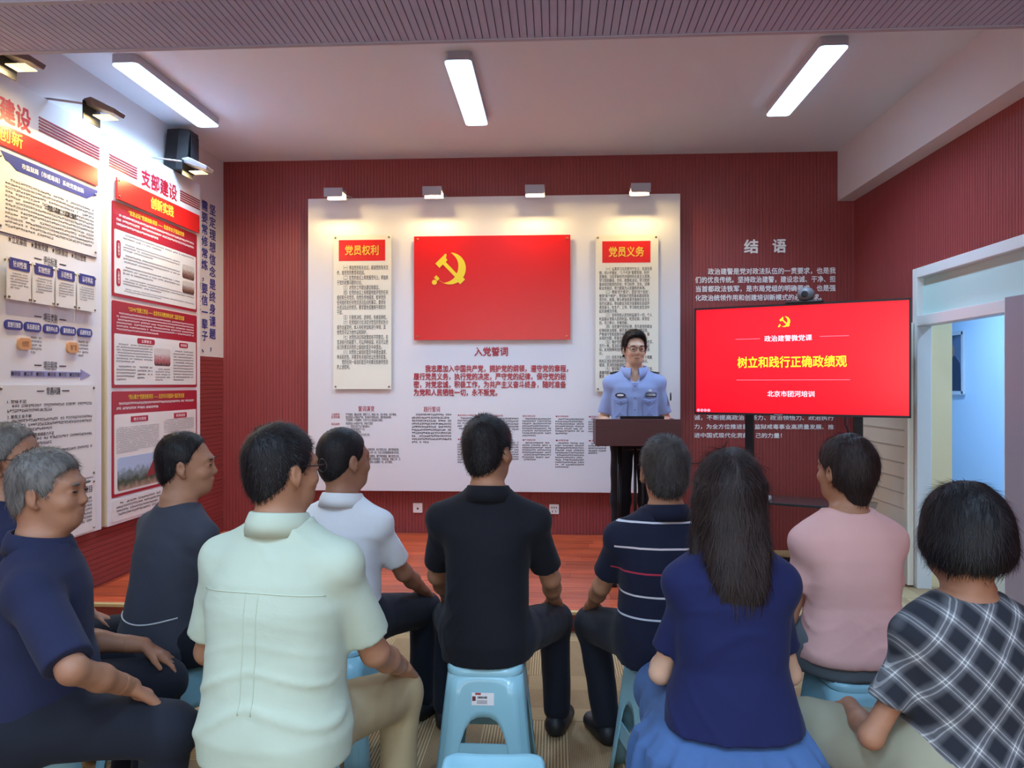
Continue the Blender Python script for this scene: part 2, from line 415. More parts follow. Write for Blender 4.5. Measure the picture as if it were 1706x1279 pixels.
# ------------------------------------------------------------------ double door, transom and corridor
D = empty('door_1', (XR, DY0, 0)); D['kind'] = 'structure'
fw = .07
for (a, b, z0, z1) in ((DY0, DY0 + fw, 0, DZ), (DY1 - fw, DY1, 0, DZ), (DY0 + fw, DY1 - fw, DZ - fw, DZ), (DY0 + fw, DY1 - fw, 1.87, 1.945)):
    MB().box(XR - .028, XR + .075, a, b, z0, z1).build('frame_rail', M_DOORFRAME, D, bevel=.004)
MB().box(XR + .02, XR + TW, DY1 - .02, DY1, 0, DZ).build('reveal', mat('reveal_warm_light_tint', (236, 214, 168), .5), D)  # warm light on the far reveal is put into its colour
MB().box(XR + .02, XR + TW, DY0, DY0 + .02, 0, DZ).build('reveal', M_DOOR, D)
MB().box(XR + .075, XR + TW, DY0, DY1, DZ - .03, DZ).build('reveal', M_DOOR, D)
M_GLASS = mat('transom_frosted_glass', (186, 212, 208), .35, spec=.5)
MB().box(XR + .02, XR + .028, DY0 + fw, DY1 - fw, 1.945, DZ - fw).build('transom_pane', M_GLASS, D)
# far leaf folded right back against the wall
lf = MB().box(XR - .075, XR - .032, DY1 - .03, DY1 + .86, .015, 1.90).build('door_leaf', M_DOOR, D, bevel=.003)
for z in (.55, .66, .77, .88, 1.0, 1.12, 1.24):
    MB().box(XR - .0775, XR - .0735, DY1 + .02, DY1 + .81, z, z + .010).build('panel_groove', mat('groove_shadow_grey', (196, 192, 182), .5), lf)
for z in (1.32, 1.63):
    mb = MB().box(XR - .079, XR - .073, DY1 - .055, DY1 + .005, z, z + .10); mb.tube([(XR - .08, DY1 - .03, z - .008), (XR - .08, DY1 - .03, z + .108)], .008)
    mb.build('hinge', M_DOORFRAME, D)
# near leaf standing a little ajar
hx, hy = XR - .01, DY0 + .06; ex, ey = 2.535, 4.355
dd = Vector((ex - hx, ey - hy, 0)); ang = math.atan2(dd.y, dd.x)
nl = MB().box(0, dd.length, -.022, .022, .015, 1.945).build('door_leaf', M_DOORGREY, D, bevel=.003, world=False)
nl.location = (hx - XR, hy - DY0, 0); nl.rotation_euler = (0, 0, ang)
ep = MB().box(dd.length - .001, dd.length + .004, -.022, .022, .015, 1.945).build('edge_strip', M_DOORFRAME, nl, world=False)
for z in (1.72, .72):
    MB().prism(rrect(-.009, .009, z, z + .085, .008), dd.length + .004, dd.length + .008, 'yz').build('latch_plate', M_STEEL, nl, world=False)
# corridor beyond the door
M_CORR = mat('corridor_pale_blue', (178, 206, 232), .7)  # one even pale blue over the corridor walls
struct(MB().box(4.40, 4.5, YF, 9.6, 0, 3.0).build('wall_corridor', M_CORR))
struct(MB().box(XR + TW, 4.5, 9.5, 9.6, 0, 3.0).build('wall_corridor_end', M_CORR))
struct(MB().box(XR + TW, 4.5, YF, 9.6, 2.9, 3.0).build('ceiling_corridor', M_CEIL))
struct(MB().box(XR + TW - .02, XR + TW, YB, 9.6, 0, 3.0).build('wall_corridor_near', M_WHITEWALL))
# ------------------------------------------------------------------ the emblem, as an outline in a unit square
def emblem_parts():
    """hammer head, handle and sickle as flat outlines, unit square, y up"""
    def rot(p, a, c=(0, 0)):
        ca, sa = math.cos(a), math.sin(a); return [(c[0] + x * ca - y * sa, c[1] + x * sa + y * ca) for x, y in p]
    sick = []
    n = 30
    for i in range(n + 1):            # outer edge from the tip over the right side to the grip
        a = math.radians(86 - 226 * i / n); sick.append((.53 + .47 * math.cos(a), .48 + .47 * math.sin(a)))
    inner = []
    for i in range(n + 1):
        t = i / n; a = math.radians(86 - 222 * t); wd = .01 + .20 * math.sin(math.pi * min(1, t * 1.12)) ** .8
        rr = .47 - wd; inner.append((.53 - .02 * math.sin(math.pi * t) + rr * math.cos(a), .48 + rr * math.sin(a)))
    sick = sick + inner[::-1]
    hd = rot([(-.055, -.52), (.055, -.52), (.055, .26), (-.055, .26)], math.radians(44), (.52, .47))
    head = rot([(-.22, -.02), (.11, -.02), (.11, .05), (.20, .11), (.20, .16), (-.22, .16)], math.radians(44), (.365, .665))
    butt = rot([(-.10, -.05), (.10, -.05), (.10, .05), (-.10, .05)], math.radians(44), (.87, .12))
    grip = rot([(-.07, -.05), (.07, -.05), (.07, .05), (-.07, .05)], math.radians(-45), (.14, .20))
    ball = [(.07 + .075 * math.cos(k * math.pi / 8), .075 + .075 * math.sin(k * math.pi / 8)) for k in range(16)]
    return sick, hd, head, butt, grip, ball
def emblem(name, x, z, size, place, m, parent, world=None, th=.003):
    mb = MB()
    for q, poly in enumerate(emblem_parts()):
        n = len(poly); e = q * .0004
        if q == 0:                       # crescent as a strip of quads
            h = n // 2; idx = [(i, i + 1, n - 2 - i, n - 1 - i) for i in range(h - 1)]
        else: idx = [tuple(range(n))]
        mb.add([place(x + a * size, z + b * size, th + e) for a, b in poly], idx)
    return mb.build(name, m, parent, world=world)

def screw(parent, plane, u, v, r=.008, name='screw', m=None):
    mb = MB()
    if plane[0] == 'y': mb.lathe([(r, 0), (r, -.004), (r * .6, -.007)], 10, (u, plane[1], v), 'y')
    else: mb.lathe([(r, 0), (r, .004), (r * .6, .007)], 10, (plane[1], u, v), 'x')
    return mb.build(name, m or M_STEEL, parent)

# ------------------------------------------------------------------ main board on the back wall
YBD = 6.62
bx0, bx1, bz0, bz1 = -2.217, 1.09, .505, 3.122
BD = empty('display_board', (bx0, YBD, bz0), label='large white display board with a red flag panel on the back wall', cat='board')
MB().box(bx0, bx1, YBD, YB - .001, bz0, bz1).build('board_body', M_BOARD, BD, bevel=.004)
PY = ('y', YBD)
def on_board(box): return onY(box[0], box[1], YBD) + onY(box[2], box[3], YBD)
# flag
fx0, fz1 = onY(691, 395, YBD); fx1, fz0 = onY(950, 566, YBD)
flag = MB().box(fx0, fx1, YBD - .035, YBD - .022, fz0, fz1).build('flag_panel', M_FLAGRED, BD)
flag['label'] = 'red flag panel with a yellow hammer and sickle'
ex0, ez1 = onY(721, 418, YBD); ex1, ez0 = onY(777, 475, YBD)
emblem('hammer_and_sickle', ex0, ez0, ex1 - ex0, lambda a, b, h: (a, YBD - .035 - h, b), M_EMBLEM, flag)
for u in (fx0 + .03, fx1 - .03):
    for v in (fz0 + .03, fz1 - .03):
        screw(flag, ('y', YBD - .035), u, v, .011, m=mat('screw_copper', (190, 110, 80), .3, metal=.8))
        MB().lathe([(.008, 0), (.008, .024)], 8, (u, YBD - .023, v), 'y').build('standoff', M_STEEL, flag)
# plaques either side
RIGHTS = """　　（一）参加党的有关会议，阅读党的有关文
件，接受党的教育和培训。
　　（二）在党的会议上和党报党刊上，参加关
于党的政策问题的讨论。
　　（三）对党的工作提出建议和倡议。
　　（四）在党的会议上有根据地批评党的任何
组织和任何党员，向党负责地揭发、检举党的
任何组织和任何党员违法乱纪的事实，要求处
分违法乱纪的党员，要求罢免或撤换不称职的
干部。
　　（五）行使表决权、选举权，有被选举权。
　　（六）在党组织讨论决定对党员的党纪处分
或作出鉴定时，本人有权参加和进行申辩，其
他党员可以为他作证和辩护。
　　（七）对党的决议和政策如有不同意见，在
坚决执行的前提下，可以声明保留，并且可以把
自己的意见向党的上级组织直至中央提出。
　　（八）向党的上级组织直至中央提出请求、
申诉和控告，并要求有关组织给以负责的答复。
　　党的任何一级组织直至中央都无权剥夺党员
的上述权利。"""
DUTIES = """　　（一）认真学习马克思列宁主义、毛泽东思
想、邓小平理论、“三个代表”重要思想、科学
发展观、习近平新时代中国特色社会主义思想，
学习党的路线、方针、政策和决议，学习党的
基本知识和党的历史，学习科学、文化、法律
和业务知识，努力提高为人民服务的本领。
　　（二）增强“四个意识”、坚定“四个自信”、
做到“两个维护”，贯彻执行党的基本路线和各
项方针、政策，带头参加改革开放和社会主义
现代化建设，带动群众为经济发展和社会进步
艰苦奋斗，在生产、工作、学习和社会生活中
起先锋模范作用。
　　（三）坚持党和人民的利益高于一切，个人
利益服从党和人民的利益，吃苦在前，享受在
后，克己奉公，多做贡献。
　　（四）自觉遵守党的纪律，首先是党的政治
纪律和政治规矩，模范遵守国家的法律法规，
严格保守党和国家的秘密，执行党的决定，服
从组织分配，积极完成党的任务。
　　（五）维护党的团结和统一，对党忠诚老实，
言行一致，坚决反对一切派别组织和小集团活
动，反对阳奉阴违的两面派行为和一切阴谋诡
计。
　　（六）切实开展批评和自我批评，勇于揭露
和纠正违反党的原则的言行和工作中的缺点、
错误，坚决同消极腐败现象作斗争。
　　（七）密切联系群众，向群众宣传党的主张，
遇事同群众商量，及时向党反映群众的意见和
要求，维护群众的正当利益。"""
def plaque(px0, py0, px1, py1, hx0, hy0, hx1, hy1, title, body, tx0, ty0, tx1, ty1, label):
    x0, z1 = onY(px0, py0, YBD); x1, z0 = onY(px1, py1, YBD)
    p = MB().box(x0, x1, YBD - .03, YBD - .022, z0, z1).build('plaque', M_CREAM, BD); p['label'] = label
    a, d = onY(hx0, hy0, YBD); b, c = onY(hx1, hy1, YBD); pl_ = ('y', YBD - .03)
    MB().box(a, b, YBD - .0312, YBD - .03, c, d).build('plaque_heading', M_PRINTRED, p)
    w_ = b - a; h_ = d - c
    characters('heading_character', title, (a + w_ * .13, b - w_ * .13, c + h_ * .25, d - h_ * .25), ('y', YBD - .0312), M_GOLD, p, bold=.02)
    t0, s1 = onY(tx0, ty0, YBD); t1, s0 = onY(tx1, ty1, YBD)
    lettering('body_lettering', body, (t0, t1, s0, s1), pl_, M_INK, p, keep=False, bold=.006)
    for u in (x0 + .02, x1 - .02):
        for v in (z0 + .022, z1 - .022):
            screw(p, pl_, u, v, .009)
            MB().lathe([(.007, 0), (.007, .024)], 8, (u, YBD - .023, v), 'y').build('standoff', M_STEEL, p)
plaque(557, 393, 653, 648, 566, 401, 643, 435, '党员权利', RIGHTS, 563, 443, 648, 615, 'cream plaque of small print under a red heading')
plaque(992, 393, 1096, 652, 1003, 403, 1083, 438, '党员义务', DUTIES, 998, 446, 1087, 630, 'cream plaque of dense small print under a red heading')
# oath
def bl(name, body, a, b, c, d, m, keep=True, bold=.0, depth=.003):
    x0, z1 = onY(a, b, YBD); x1, z0 = onY(c, d, YBD)
    return lettering(name, body, (x0, x1, z0, z1), PY, m, BD, keep=keep, bold=bold, depth=depth)
def blc(name, body, a, b, c, d, m, bold):
    x0, z1 = onY(a, b, YBD); x1, z0 = onY(c, d, YBD)
    characters(name, body, (x0, x1, z0, z1), PY, m, BD, bold=bold, depth=.004)
blc('oath_title_character', '入党誓词', 790, 578, 847, 593.5, M_CRIMSON, .03)
blc('oath_character', '　　我志愿加入中国共产党，拥护党的纲领，遵守党的章程，\n履行党员义务，执行党的决定，严守党的纪律，保守党的秘\n密，对党忠诚，积极工作，为共产主义奋斗终身，随时准备\n为党和人民牺牲一切，永不叛党。', 689, 608, 953, 661, M_CRIMSON, .03)
bl('subheading', '誓词演变', 597, 676, 624, 685, M_CRIMSON, keep=False, bold=.01)
bl('subheading', '践行誓词', 706, 677, 733, 686, M_CRIMSON, keep=False, bold=.01)
def bl2(name, body, a, b, c, d, m=None): return bl(name, body, a, b, c, d, m or M_INK, keep=False, bold=.012, depth=.0012)
bl2('period_lettering', '土地革命\n红军时期', 552, 688, 566, 697, M_CRIMSON)
bl2('period_lettering', '抗日战争', 552, 704, 566, 708, M_CRIMSON)
bl2('oath_history_lettering', '严守秘密，服从纪律，牺牲个人，阶级斗争，努力革命，永不叛党。\n我志愿加入中国共产党，坚决执行党的决议，遵守党的纪律，\n不怕困难，不怕牺牲，为共产主义事业奋斗到底。', 576, 688, 661, 702)
bl2('oath_history_lettering', '我宣誓加入中国共产党，作如下宣誓：\n　一、终身为共产主义事业奋斗。\n　二、党的利益高于一切。\n　三、遵守党的纪律。\n　四、不怕困难，永远为党工作。\n　五、要做群众的模范。\n　六、要保守党的秘密。\n　七、对党有信心。\n　八、百折不挠永不叛党。', 576, 703, 622, 745)
bl2('oath_history_lettering', '我志愿加入中国共产党，承认党纲党章，执行党的决议，遵守党的纪律，\n保守党的秘密，随时准备牺牲个人的一切，为全人类彻底解放奋斗终身。', 576, 746, 665, 756)
bl2('oath_history_lettering', '我志愿加入中国共产党，拥护党的纲领，遵守党的章程，履行党员义务，\n执行党的决定，严守党的纪律，保守党的秘密，对党忠诚，积极工作，为\n共产主义奋斗终身，随时准备为党和人民牺牲一切，永不叛党。', 576, 757, 667, 772)
def bprint(a, b, c, d, rows, seed, fill=.62, last=.5):
    x0, z1 = onY(a, b, YBD); x1, z0 = onY(c, d, YBD)
    lines_of_print('small_print', (x0, x1, z0, z1), PY, M_INK, BD, rows, fill, seed=seed, last=last)
bprint(686, 689, 752, 740, 10, 1)
cols = [(762, 809), (816, 864), (870, 918), (925, 973), (980, 1010)]
for i, (a, b) in enumerate(cols):
    up = 690 + i * .6
    bl2('column_heading', '◆' + ['我志愿加入中国共产党', '遵守党的章程', '执行党的决定', '保守党的秘密', '积极工作'][i], a + .5, up, a + (33 if i == 0 else 22), up + 3.2, M_CRIMSON)
    bprint(a, up + 5, b, up + 5 + [22, 27, 32, 28, 24][i], [5, 6, 8, 7, 6][i], 10 + i)
    bl2('column_heading', '◆' + ['拥护党的纲领', '履行党员义务', '严守党的纪律', '对党忠诚', '永不叛党'][i], a + .5, up + 40, a + 22, up + 43.2, M_CRIMSON)
    bprint(a, up + 45, b, up + 45 + [38, 36, 32, 44, 20][i], [9, 9, 8, 11, 5][i], 20 + i)

# ------------------------------------------------------------------ white lettering on the red wall
WL = empty('wall_lettering', (1.2, YB, 1.0), label='white raised Chinese lettering on the red slatted wall behind the television', cat='lettering')
def wl_(name, body, a, b, c, d, bold=.02):
    x0, z1 = onY(a, b, YB); x1, z0 = onY(c, d, YB)
    characters(name, body, (x0, x1, z0, z1), ('y', YB), M_WHITEINK, WL, bold=bold, depth=.005)
wl_('title_character', '结', 1239, 399, 1264, 423, bold=.03)
wl_('title_character', '语', 1286, 398, 1310, 422, bold=.03)
for q, (t, a, b, c) in enumerate([('政治建警是党对政法队伍的一贯要求，也是我', 1179, 447, 1392), ('们的优良传统。坚持政治建警，建设忠诚、干净、担', 1158, 461, 1392),
                                  ('当首都政法铁军，是市局党组的明确要求，也是强', 1158, 476, 1392), ('化政治统领作用和创建培训新模式的必然要求。', 1158, 491, 1375),
                                  ('诚，不断提高政治判断力、政治领悟力、政治执行', 1156, 691, 1389), ('力，为全方位推进首都监狱戒毒事业高质量发展、推', 1156, 706, 1389),
                                  ('进中国式现代化贡献自己的力量！', 1156, 720.5, 1309)]):
    wl_('wall_character', t, a, b, c, b + 9.5, bold=.02)
# blue calligraphy on the left wall
CW = empty('wall_calligraphy', (XL, 6.2, 1.75), label='columns of blue brush-style Chinese characters on the left wall by the corner', cat='lettering')
for body, px, y0, y1, wd in (('坚定理想信念是终身课题，', 354, 341, 588, 11), ('需要常修常炼，要信一辈子、', 341, 334, 590, 11)):
    cy0, _ = onX(px - wd / 2 - .5, 600, XL); cy1, _ = onX(px + wd / 2 - .5, 600, XL); n = len(body)
    for k, ch in enumerate(body):
        _, za = onX(px, y0 + (y1 - y0) * k / n, XL); _, zb = onX(px, y0 + (y1 - y0) * (k + .92) / n, XL)
        characters('brush_character', ch, (cy0, cy1, zb, za), ('x', XL), M_NAVYINK, CW, bold=.016, depth=.003)
for k, ch in enumerate('习近平'):
    ya, _ = onX(325, 500, XL); yb, _ = onX(334, 500, XL); _, za = onX(330, 468 + k * 19, XL); _, zb = onX(330, 484 + k * 19, XL)
    characters('brush_character', ch, (ya, yb, zb, za), ('x', XL), M_INK, CW, bold=.016, depth=.003)

# ------------------------------------------------------------------ exhibit panels on the left wall
XP = -2.95
PZ0, PZ1 = .515, 3.115
PXL = ('x', XP)
def pbox(pxa, pxb, ya, yb, pref=None):
    """box on the panel face: y from two pixel columns, z from two rows read at column pref"""
    pref = pref if pref is not None else (pxa + pxb) / 2
    y0 = onX(pxa, 640, XP)[0]; y1 = onX(pxb, 640, XP)[0]
    return y0, y1, onX(pref, yb, XP)[1], onX(pref, ya, XP)[1]
def card(name, box, m, parent, th=.012, off=0.0, r=.0):
    y0, y1, z0, z1 = box; poly = rrect(y0, y1, z0, z1, r) if r else [(y0, z0), (y1, z0), (y1, z1), (y0, z1)]
    return MB().prism(poly, XP + off, XP + off + th, 'yz').build(name, m, parent)
def pstripes(parent, box, n=5):
    y0, y1, z0, z1 = box; p = (z1 - z0) / n
    for k in range(n): MB().box(XP, XP + .003, y0, y1, z0 + p * k + p * .25, z0 + p * k + p * .78).build('stripe', M_STRIPE, parent)
def plet(name, body, box, m, parent, keep=True, bold=.0, off=0.0): return lettering(name, body, box, ('x', XP + off), m, parent, keep=keep, bold=bold)

# --- near panel (only its right-hand column is in the picture)
P1 = empty('exhibit_panel', (XP, 3.0, PZ0), label='white exhibit panel with blue headings and small print, nearest on the left wall', cat='panel')
Y1a, Y1b = 2.95, 4.725
MB().box(XL + .002, XP, Y1a, Y1b, PZ0, PZ1).build('panel_body', M_BOARD, P1, bevel=.003)
pstripes(P1, (4.13, 4.70, 2.905, 2.995)); pstripes(P1, (2.98, 3.53, 2.905, 2.995))
characters('title_character', '支部建设', (3.58, 4.065, 2.86, 3.0), PXL, M_TITLERED, P1, bold=.03)
def Yp(px): return onX(px, 640, XP)[0]
def Zp(px, py): return onX(px, py, XP)[1]
z1, z0 = Zp(160, 281), Zp(160, 310)
ban = card('red_banner', (3.0, Yp(160), z0, z1), M_PRINTRED, P1)
characters('banner_character', '党建创新', (3.62, 3.985, z0 + .018, z1 - .012), ('x', XP + .012), M_GOLD, ban, bold=.02)
a, b = 3.80, Yp(160); zt = Zp(80, 284); zb = Zp(80, 407)
intro = card('intro_card', (a, b, zb, zt), M_CARD, P1, .008)
hz0 = Zp(151, 334)
MB().prism([(3.82, zt), (3.86, zt - .045), (3.885, hz0 + .03), (3.94, hz0), (b - .11, hz0), (b - .055, hz0 + .03), (b - .035, zt - .045), (b, zt - .012), (b, zt)], XP + .008, XP + .010, 'yz').build('blue_heading', M_BLUE, intro)
plet('heading_lettering', '市监狱局（市戒毒局）系统党建创新', (Yp(33), Yp(137), hz0 + .022, zt - .024), M_WHITEINK, intro, keep=False, bold=.014, off=.010)
lines_of_print('small_print', (Yp(6), Yp(154), Zp(72, 398), Zp(80, 322)), ('x', XP + .008), M_INK, intro, 12, .55, seed=40, char=.019)
zc_ = Zp(95, 352); plet('bold_phrase', '“一党委一品牌，一支部一特色”', (Yp(70), Yp(126), zc_ - .016, zc_ + .016), M_INK, intro, keep=False, bold=.03, off=.0105)
for u in (a + .02, b - .02):
    for v in (zt - .03, zb + .03): screw(intro, ('x', XP + .008), u, v)
MB().box(XP, XP + .002, 3.8, b, Zp(160, 430), Zp(160, 427.5)).build('rule', M_GREYINK, P1)
plet('slogan_lettering', '★立足基层　★聚焦党建　★创新驱动　★项目管理', (Yp(13), Yp(143), Zp(80, 420), Zp(80, 409)), M_INK, P1, keep=False, bold=.012)
def heading(body, py):
    zc = Zp(84, py); plet('section_heading', body, (Yp(72.5), Yp(95), zc - .026, zc + .026), M_INK, P1, keep=False, bold=.006)
    for p, q in ((57, 69), (99, 110)): MB().box(XP, XP + .0015, Yp(p), Yp(q), zc - .003, zc + .003).build('rule', M_INK, P1)
heading('评估标准', 436)
for k, (t, pa, pb, yt, yb) in enumerate((('针对性强', 5, 45, 430, 501), ('实效性好', 48, 84, 441, 507), ('示范性强', 87, 120, 448, 513), ('认可率高', 123, 154, 455, 518))):
    y0, y1 = Yp(pa), Yp(pb); zt = Zp(66, 441); zb = Zp(66, 507)
    cd = card('criteria_card', (y0, y1, zb, zt), M_CARD, P1, .006, .018)
    MB().prism(rrect(y0 + .012, y1 - .012, zt - .062, zt, .012), XP + .024, XP + .026, 'yz').build('blue_tab', M_BLUE, cd)
    plet('tab_lettering', t, (y0 + .04, y1 - .04, zt - .05, zt - .014), M_WHITEINK, cd, keep=False, bold=.014, off=.026)
    lines_of_print('small_print', (y0 + .022, y1 - .022, zb + .055, zt - .08), ('x', XP + .024), M_GREYINK, cd, 6, .5, seed=50 + k)
    for u in (y0 + .012, y1 - .012):
        for v in (zb + .014, zt - .014):
            screw(cd, ('x', XP + .024), u, v, .007)
            MB().lathe([(.006, XP), (.006, XP + .02)], 8, (0, u, v), 'x').build('standoff', M_STEEL, cd)
heading('项目类别', 530)
for k, (t, pa, pb) in enumerate((('思想引领类', 6, 36), ('队伍建设类', 39, 67), ('服务中心类', 71, 97), ('服务群众类', 100, 125), ('后进转化类', 128, 152))):
    y0, y1 = Yp(pa), Yp(pb); zc = Zp(84, 548)
    pl_ = MB().prism(rrect(y0, y1, zc - .026, zc + .026, .024), XP, XP + .008, 'yz').build('blue_pill', M_BLUE, P1)
    plet('pill_lettering', t, (y0 + .018, y1 - .018, zc - .015, zc + .015), M_WHITEINK, pl_, keep=False, bold=.014, off=.008)
for k, (pa, pb, t, pc, pd2) in enumerate(((28, 49, '创意型', 51, 69), (110, 128, '推广型', 130, 147))):
    y0, y1 = Yp(pa), Yp(pb); zc = Zp(84, 576)
    tg = MB().prism(rrect(y0, y1, zc - .032, zc + .032, .02), XP, XP + .012, 'yz').build('orange_tag', M_ORANGE, P1)
    plet('tag_lettering', t, (y0 + .025, y1 - .02, zc - .016, zc + .016), mat('tag_brown', (130, 70, 40), .5), tg, keep=False, off=.012)
    lines_of_print('small_print', (Yp(pc), Yp(pd2), zc - .06, zc + .045), PXL, M_GREYINK, P1, 5, .55, seed=60 + k, indent=False)
heading('项目程序', 609)
za = Zp(100, 628); zb = Zp(100, 619); m_ = (za + zb) / 2
MB().prism([(Yp(18), za), (Yp(134), za), (Yp(134), za - .018), (Yp(150), m_), (Yp(134), zb + .018), (Yp(134), zb), (Yp(18), zb)], XP, XP + .002, 'yz').build('lilac_arrow', M_LILAC, P1)
plet('steps_lettering', '■申报　■立项　■孵化　■验收　■评定　■宣传推广', (Yp(18), Yp(136), za + .004, zb - .004), M_INK, P1, keep=False, off=.002)
faq = card('faq_card', (3.80, Yp(156), .875, Zp(100, 641.5)), M_CARD, P1, .008, .004, .012)
zc = Zp(85, 651); plet('card_heading', '常遇问题', (Yp(74), Yp(97), zc - .022, zc + .022), M_INK, faq, keep=False, bold=.014, off=.012)
for p, q in ((58, 70), (100, 112)): MB().box(XP + .012, XP + .0135, Yp(p), Yp(q), zc - .003, zc + .003).build('rule', M_INK, faq)
zz = Zp(20, 666)
for k, t in enumerate(('1. 党味不足', '2. 聚焦主业不够', '3. 措施不升级、时代性和感染力不足', '4. 主线感不突出')):
    n = len(t); plet('question_lettering', t, (Yp(8), Yp(8) + n * .021, zz - .020, zz), M_INK, faq, keep=False, bold=.014, off=.012); zz -= .026
    nr = (2, 3, 2, 2)[k]
    lines_of_print('small_print', (Yp(8), Yp(150), zz - nr * .026, zz), ('x', XP + .012), M_GREYINK, faq, nr, .62, seed=70 + k, char=.018); zz -= nr * .026 + .004
for u in (3.82, Yp(153)):
    for v in (.895, Zp(153, 646)): screw(faq, ('x', XP + .012), u, v)
low = card('answer_card', (3.80, Yp(156), .53, .862), M_CARD, P1, .008, .004, .012)
plet('card_heading', '优秀项目', (Yp(122), Yp(150), .775, .82), M_INK, low, keep=False, bold=.014, off=.012)
lines_of_print('small_print', (Yp(8), Yp(150), .56, .75), ('x', XP + .012), M_GREYINK, low, 8, .6, seed=80, char=.018)
for u in (3.82, Yp(153)):
    for v in (.55, .84): screw(low, ('x', XP + .012), u, v)
side = card('chart_card', (3.0, 3.74, .6, 2.68), M_CARD, P1, .008)
lines_of_print('small_print', (3.06, 3.68, .7, 2.55), ('x', XP + .008), M_GREYINK, side, 30, .5, seed=85, char=.03)

# --- far panel
P2 = empty('exhibit_panel', (XP, 4.80, PZ0), label='white exhibit panel with crimson-headed sections and photos, farther on the left wall', cat='panel')
Y2a, Y2b = 4.795, 6.085
MB().box(XL + .002, XP, Y2a, Y2b, PZ0, PZ1).build('panel_body', M_BOARD, P2, bevel=.003)
MB().box(XL + .002, XP - .004, Y2a - .0015, Y2a, PZ0 + .01, PZ1 - .01).build('side_edge', mat('panel_edge_cream', (236, 232, 206), .4), P2)
pstripes(P2, (4.81, 5.14, 2.90, 2.99)); pstripes(P2, (5.75, 6.075, 2.90, 2.99))
characters('title_character', '支部建设', (5.19, 5.70, 2.875, 3.005), PXL, M_TITLERED, P2, bold=.03)
ban = card('red_banner', (4.86, 6.02, 2.70, 2.845), M_PRINTRED, P2, .012, .014)
characters('banner_character', '创新实践', (5.27, 5.60, 2.73, 2.82), ('x', XP + .026), M_GOLD, ban, bold=.02)
for u in (4.88, 6.0):
    for v in (2.72, 2.825):
        screw(ban, ('x', XP + .026), u, v, .007)
        MB().lathe([(.006, XP), (.006, XP + .016)], 8, (0, u, v), 'x').build('standoff', M_STEEL, ban)
def photo_material(name, sky, ground, dark, seed):
    m = bpy.data.materials.new(name); m.use_nodes = True; nt = m.node_tree; N = nt.nodes; L = nt.links; b = N['Principled BSDF']; b.inputs['Roughness'].default_value = .3
    tc = N.new('ShaderNodeTexCoord'); sx = N.new('ShaderNodeSeparateXYZ'); L.new(tc.outputs['Generated'], sx.inputs[0])
    mp = N.new('ShaderNodeMapping'); mp.inputs['Location'].default_value = (seed, seed, seed); mp.inputs['Scale'].default_value = (1, 14, 5); L.new(tc.outputs['Generated'], mp.inputs[0])
    no = N.new('ShaderNodeTexNoise'); no.inputs['Scale'].default_value = 1.0; no.inputs['Detail'].default_value = 4; L.new(mp.outputs[0], no.inputs['Vector'])
    ad = N.new('ShaderNodeMath'); ad.operation = 'MULTIPLY_ADD'; L.new(no.outputs[0], ad.inputs[0]); ad.inputs[1].default_value = .5; L.new(sx.outputs['Z'], ad.inputs[2])
    cr = N.new('ShaderNodeValToRGB'); cr.color_ramp.interpolation = 'EASE'; e = cr.color_ramp.elements
    e[0].position = .25; e[0].color = (*lin(ground), 1); e[1].position = .95; e[1].color = (*lin(sky), 1)
    q = e.new(.5); q.color = (*lin(dark), 1); q = e.new(.72); q.color = (*lin(tuple((a + b2) // 2 for a, b2 in zip(dark, sky))), 1)
    L.new(ad.outputs[0], cr.inputs[0]); L.new(cr.outputs[0], b.inputs['Base Color']); return m
def section(z0, z1, hz, title, rows, seed, hrows):
    s_ = card('red_section', (4.835, 6.015, z0, z1), mat('section_crimson', (166, 30, 52), .3), P2, .006, 0, .012)
    MB().prism(rrect(4.855, 5.995, z0 + .02, hz, .01), XP + .006, XP + .0075, 'yz').build('white_field', M_CARD, s_)
    plet('section_title', title, (5.02, 5.80, z1 - .058, z1 - .022), M_GOLD, s_, keep=False, bold=.015, off=.006)
    lines_of_print('small_print', (4.88, 5.96, hz + .015, z1 - .075), ('x', XP + .006), M_WHITEINK, s_, hrows, .5, seed=seed, char=.014)
    return s_
OFF = ('x', XP + .0075)
s1 = section(2.05, 2.685, 2.50, '“党思论坛”党建创新项目 —— 北京市女子监狱党委', 0, 90, 3)
for k, (za, zb, nr) in enumerate(((2.44, 2.485, 2), (2.36, 2.42, 3), (2.28, 2.345, 3), (2.20, 2.265, 3), (2.13, 2.185, 3), (2.085, 2.115, 2))):
    lines_of_print('small_print', (4.955, 5.73 if k in (1, 2, 3) else 5.96, za, zb), OFF, M_GREYINK, s1, nr, .5, seed=100 + k, char=.013)
for za, zb in ((2.31, 2.43), (2.12, 2.24)):
    p = MB().prism(rrect(4.878, 4.925, za, zb, .02), XP + .0075, XP + .009, 'yz').build('crimson_tab', M_CRIMSON, s1)
    plet('tab_lettering', '主要做法', (4.892, 4.911, za + .015, zb - .015), M_WHITEINK, s1, keep=False, off=.009) if False else lettering('tab_lettering', '主要做法', (4.89, 4.913, za + .018, zb - .018), ('x', XP + .009), M_WHITEINK, s1, keep=False, vertical=True)
for k, (za, zb) in enumerate(((2.30, 2.41), (2.185, 2.28))):
    MB().prism(rrect(5.77, 5.965, za, zb, .02), XP + .0075, XP + .0085, 'yz').build('photo_print', photo_material('photo_people_%d' % k, (196, 190, 184), (60, 56, 58), (120, 84, 74), 3 + k), s1)
s2 = section(1.435, 2.02, 1.80, '“123+N”党建工作法 —— 北京市天河教育矫治所二监区党支部', 0, 91, 6)
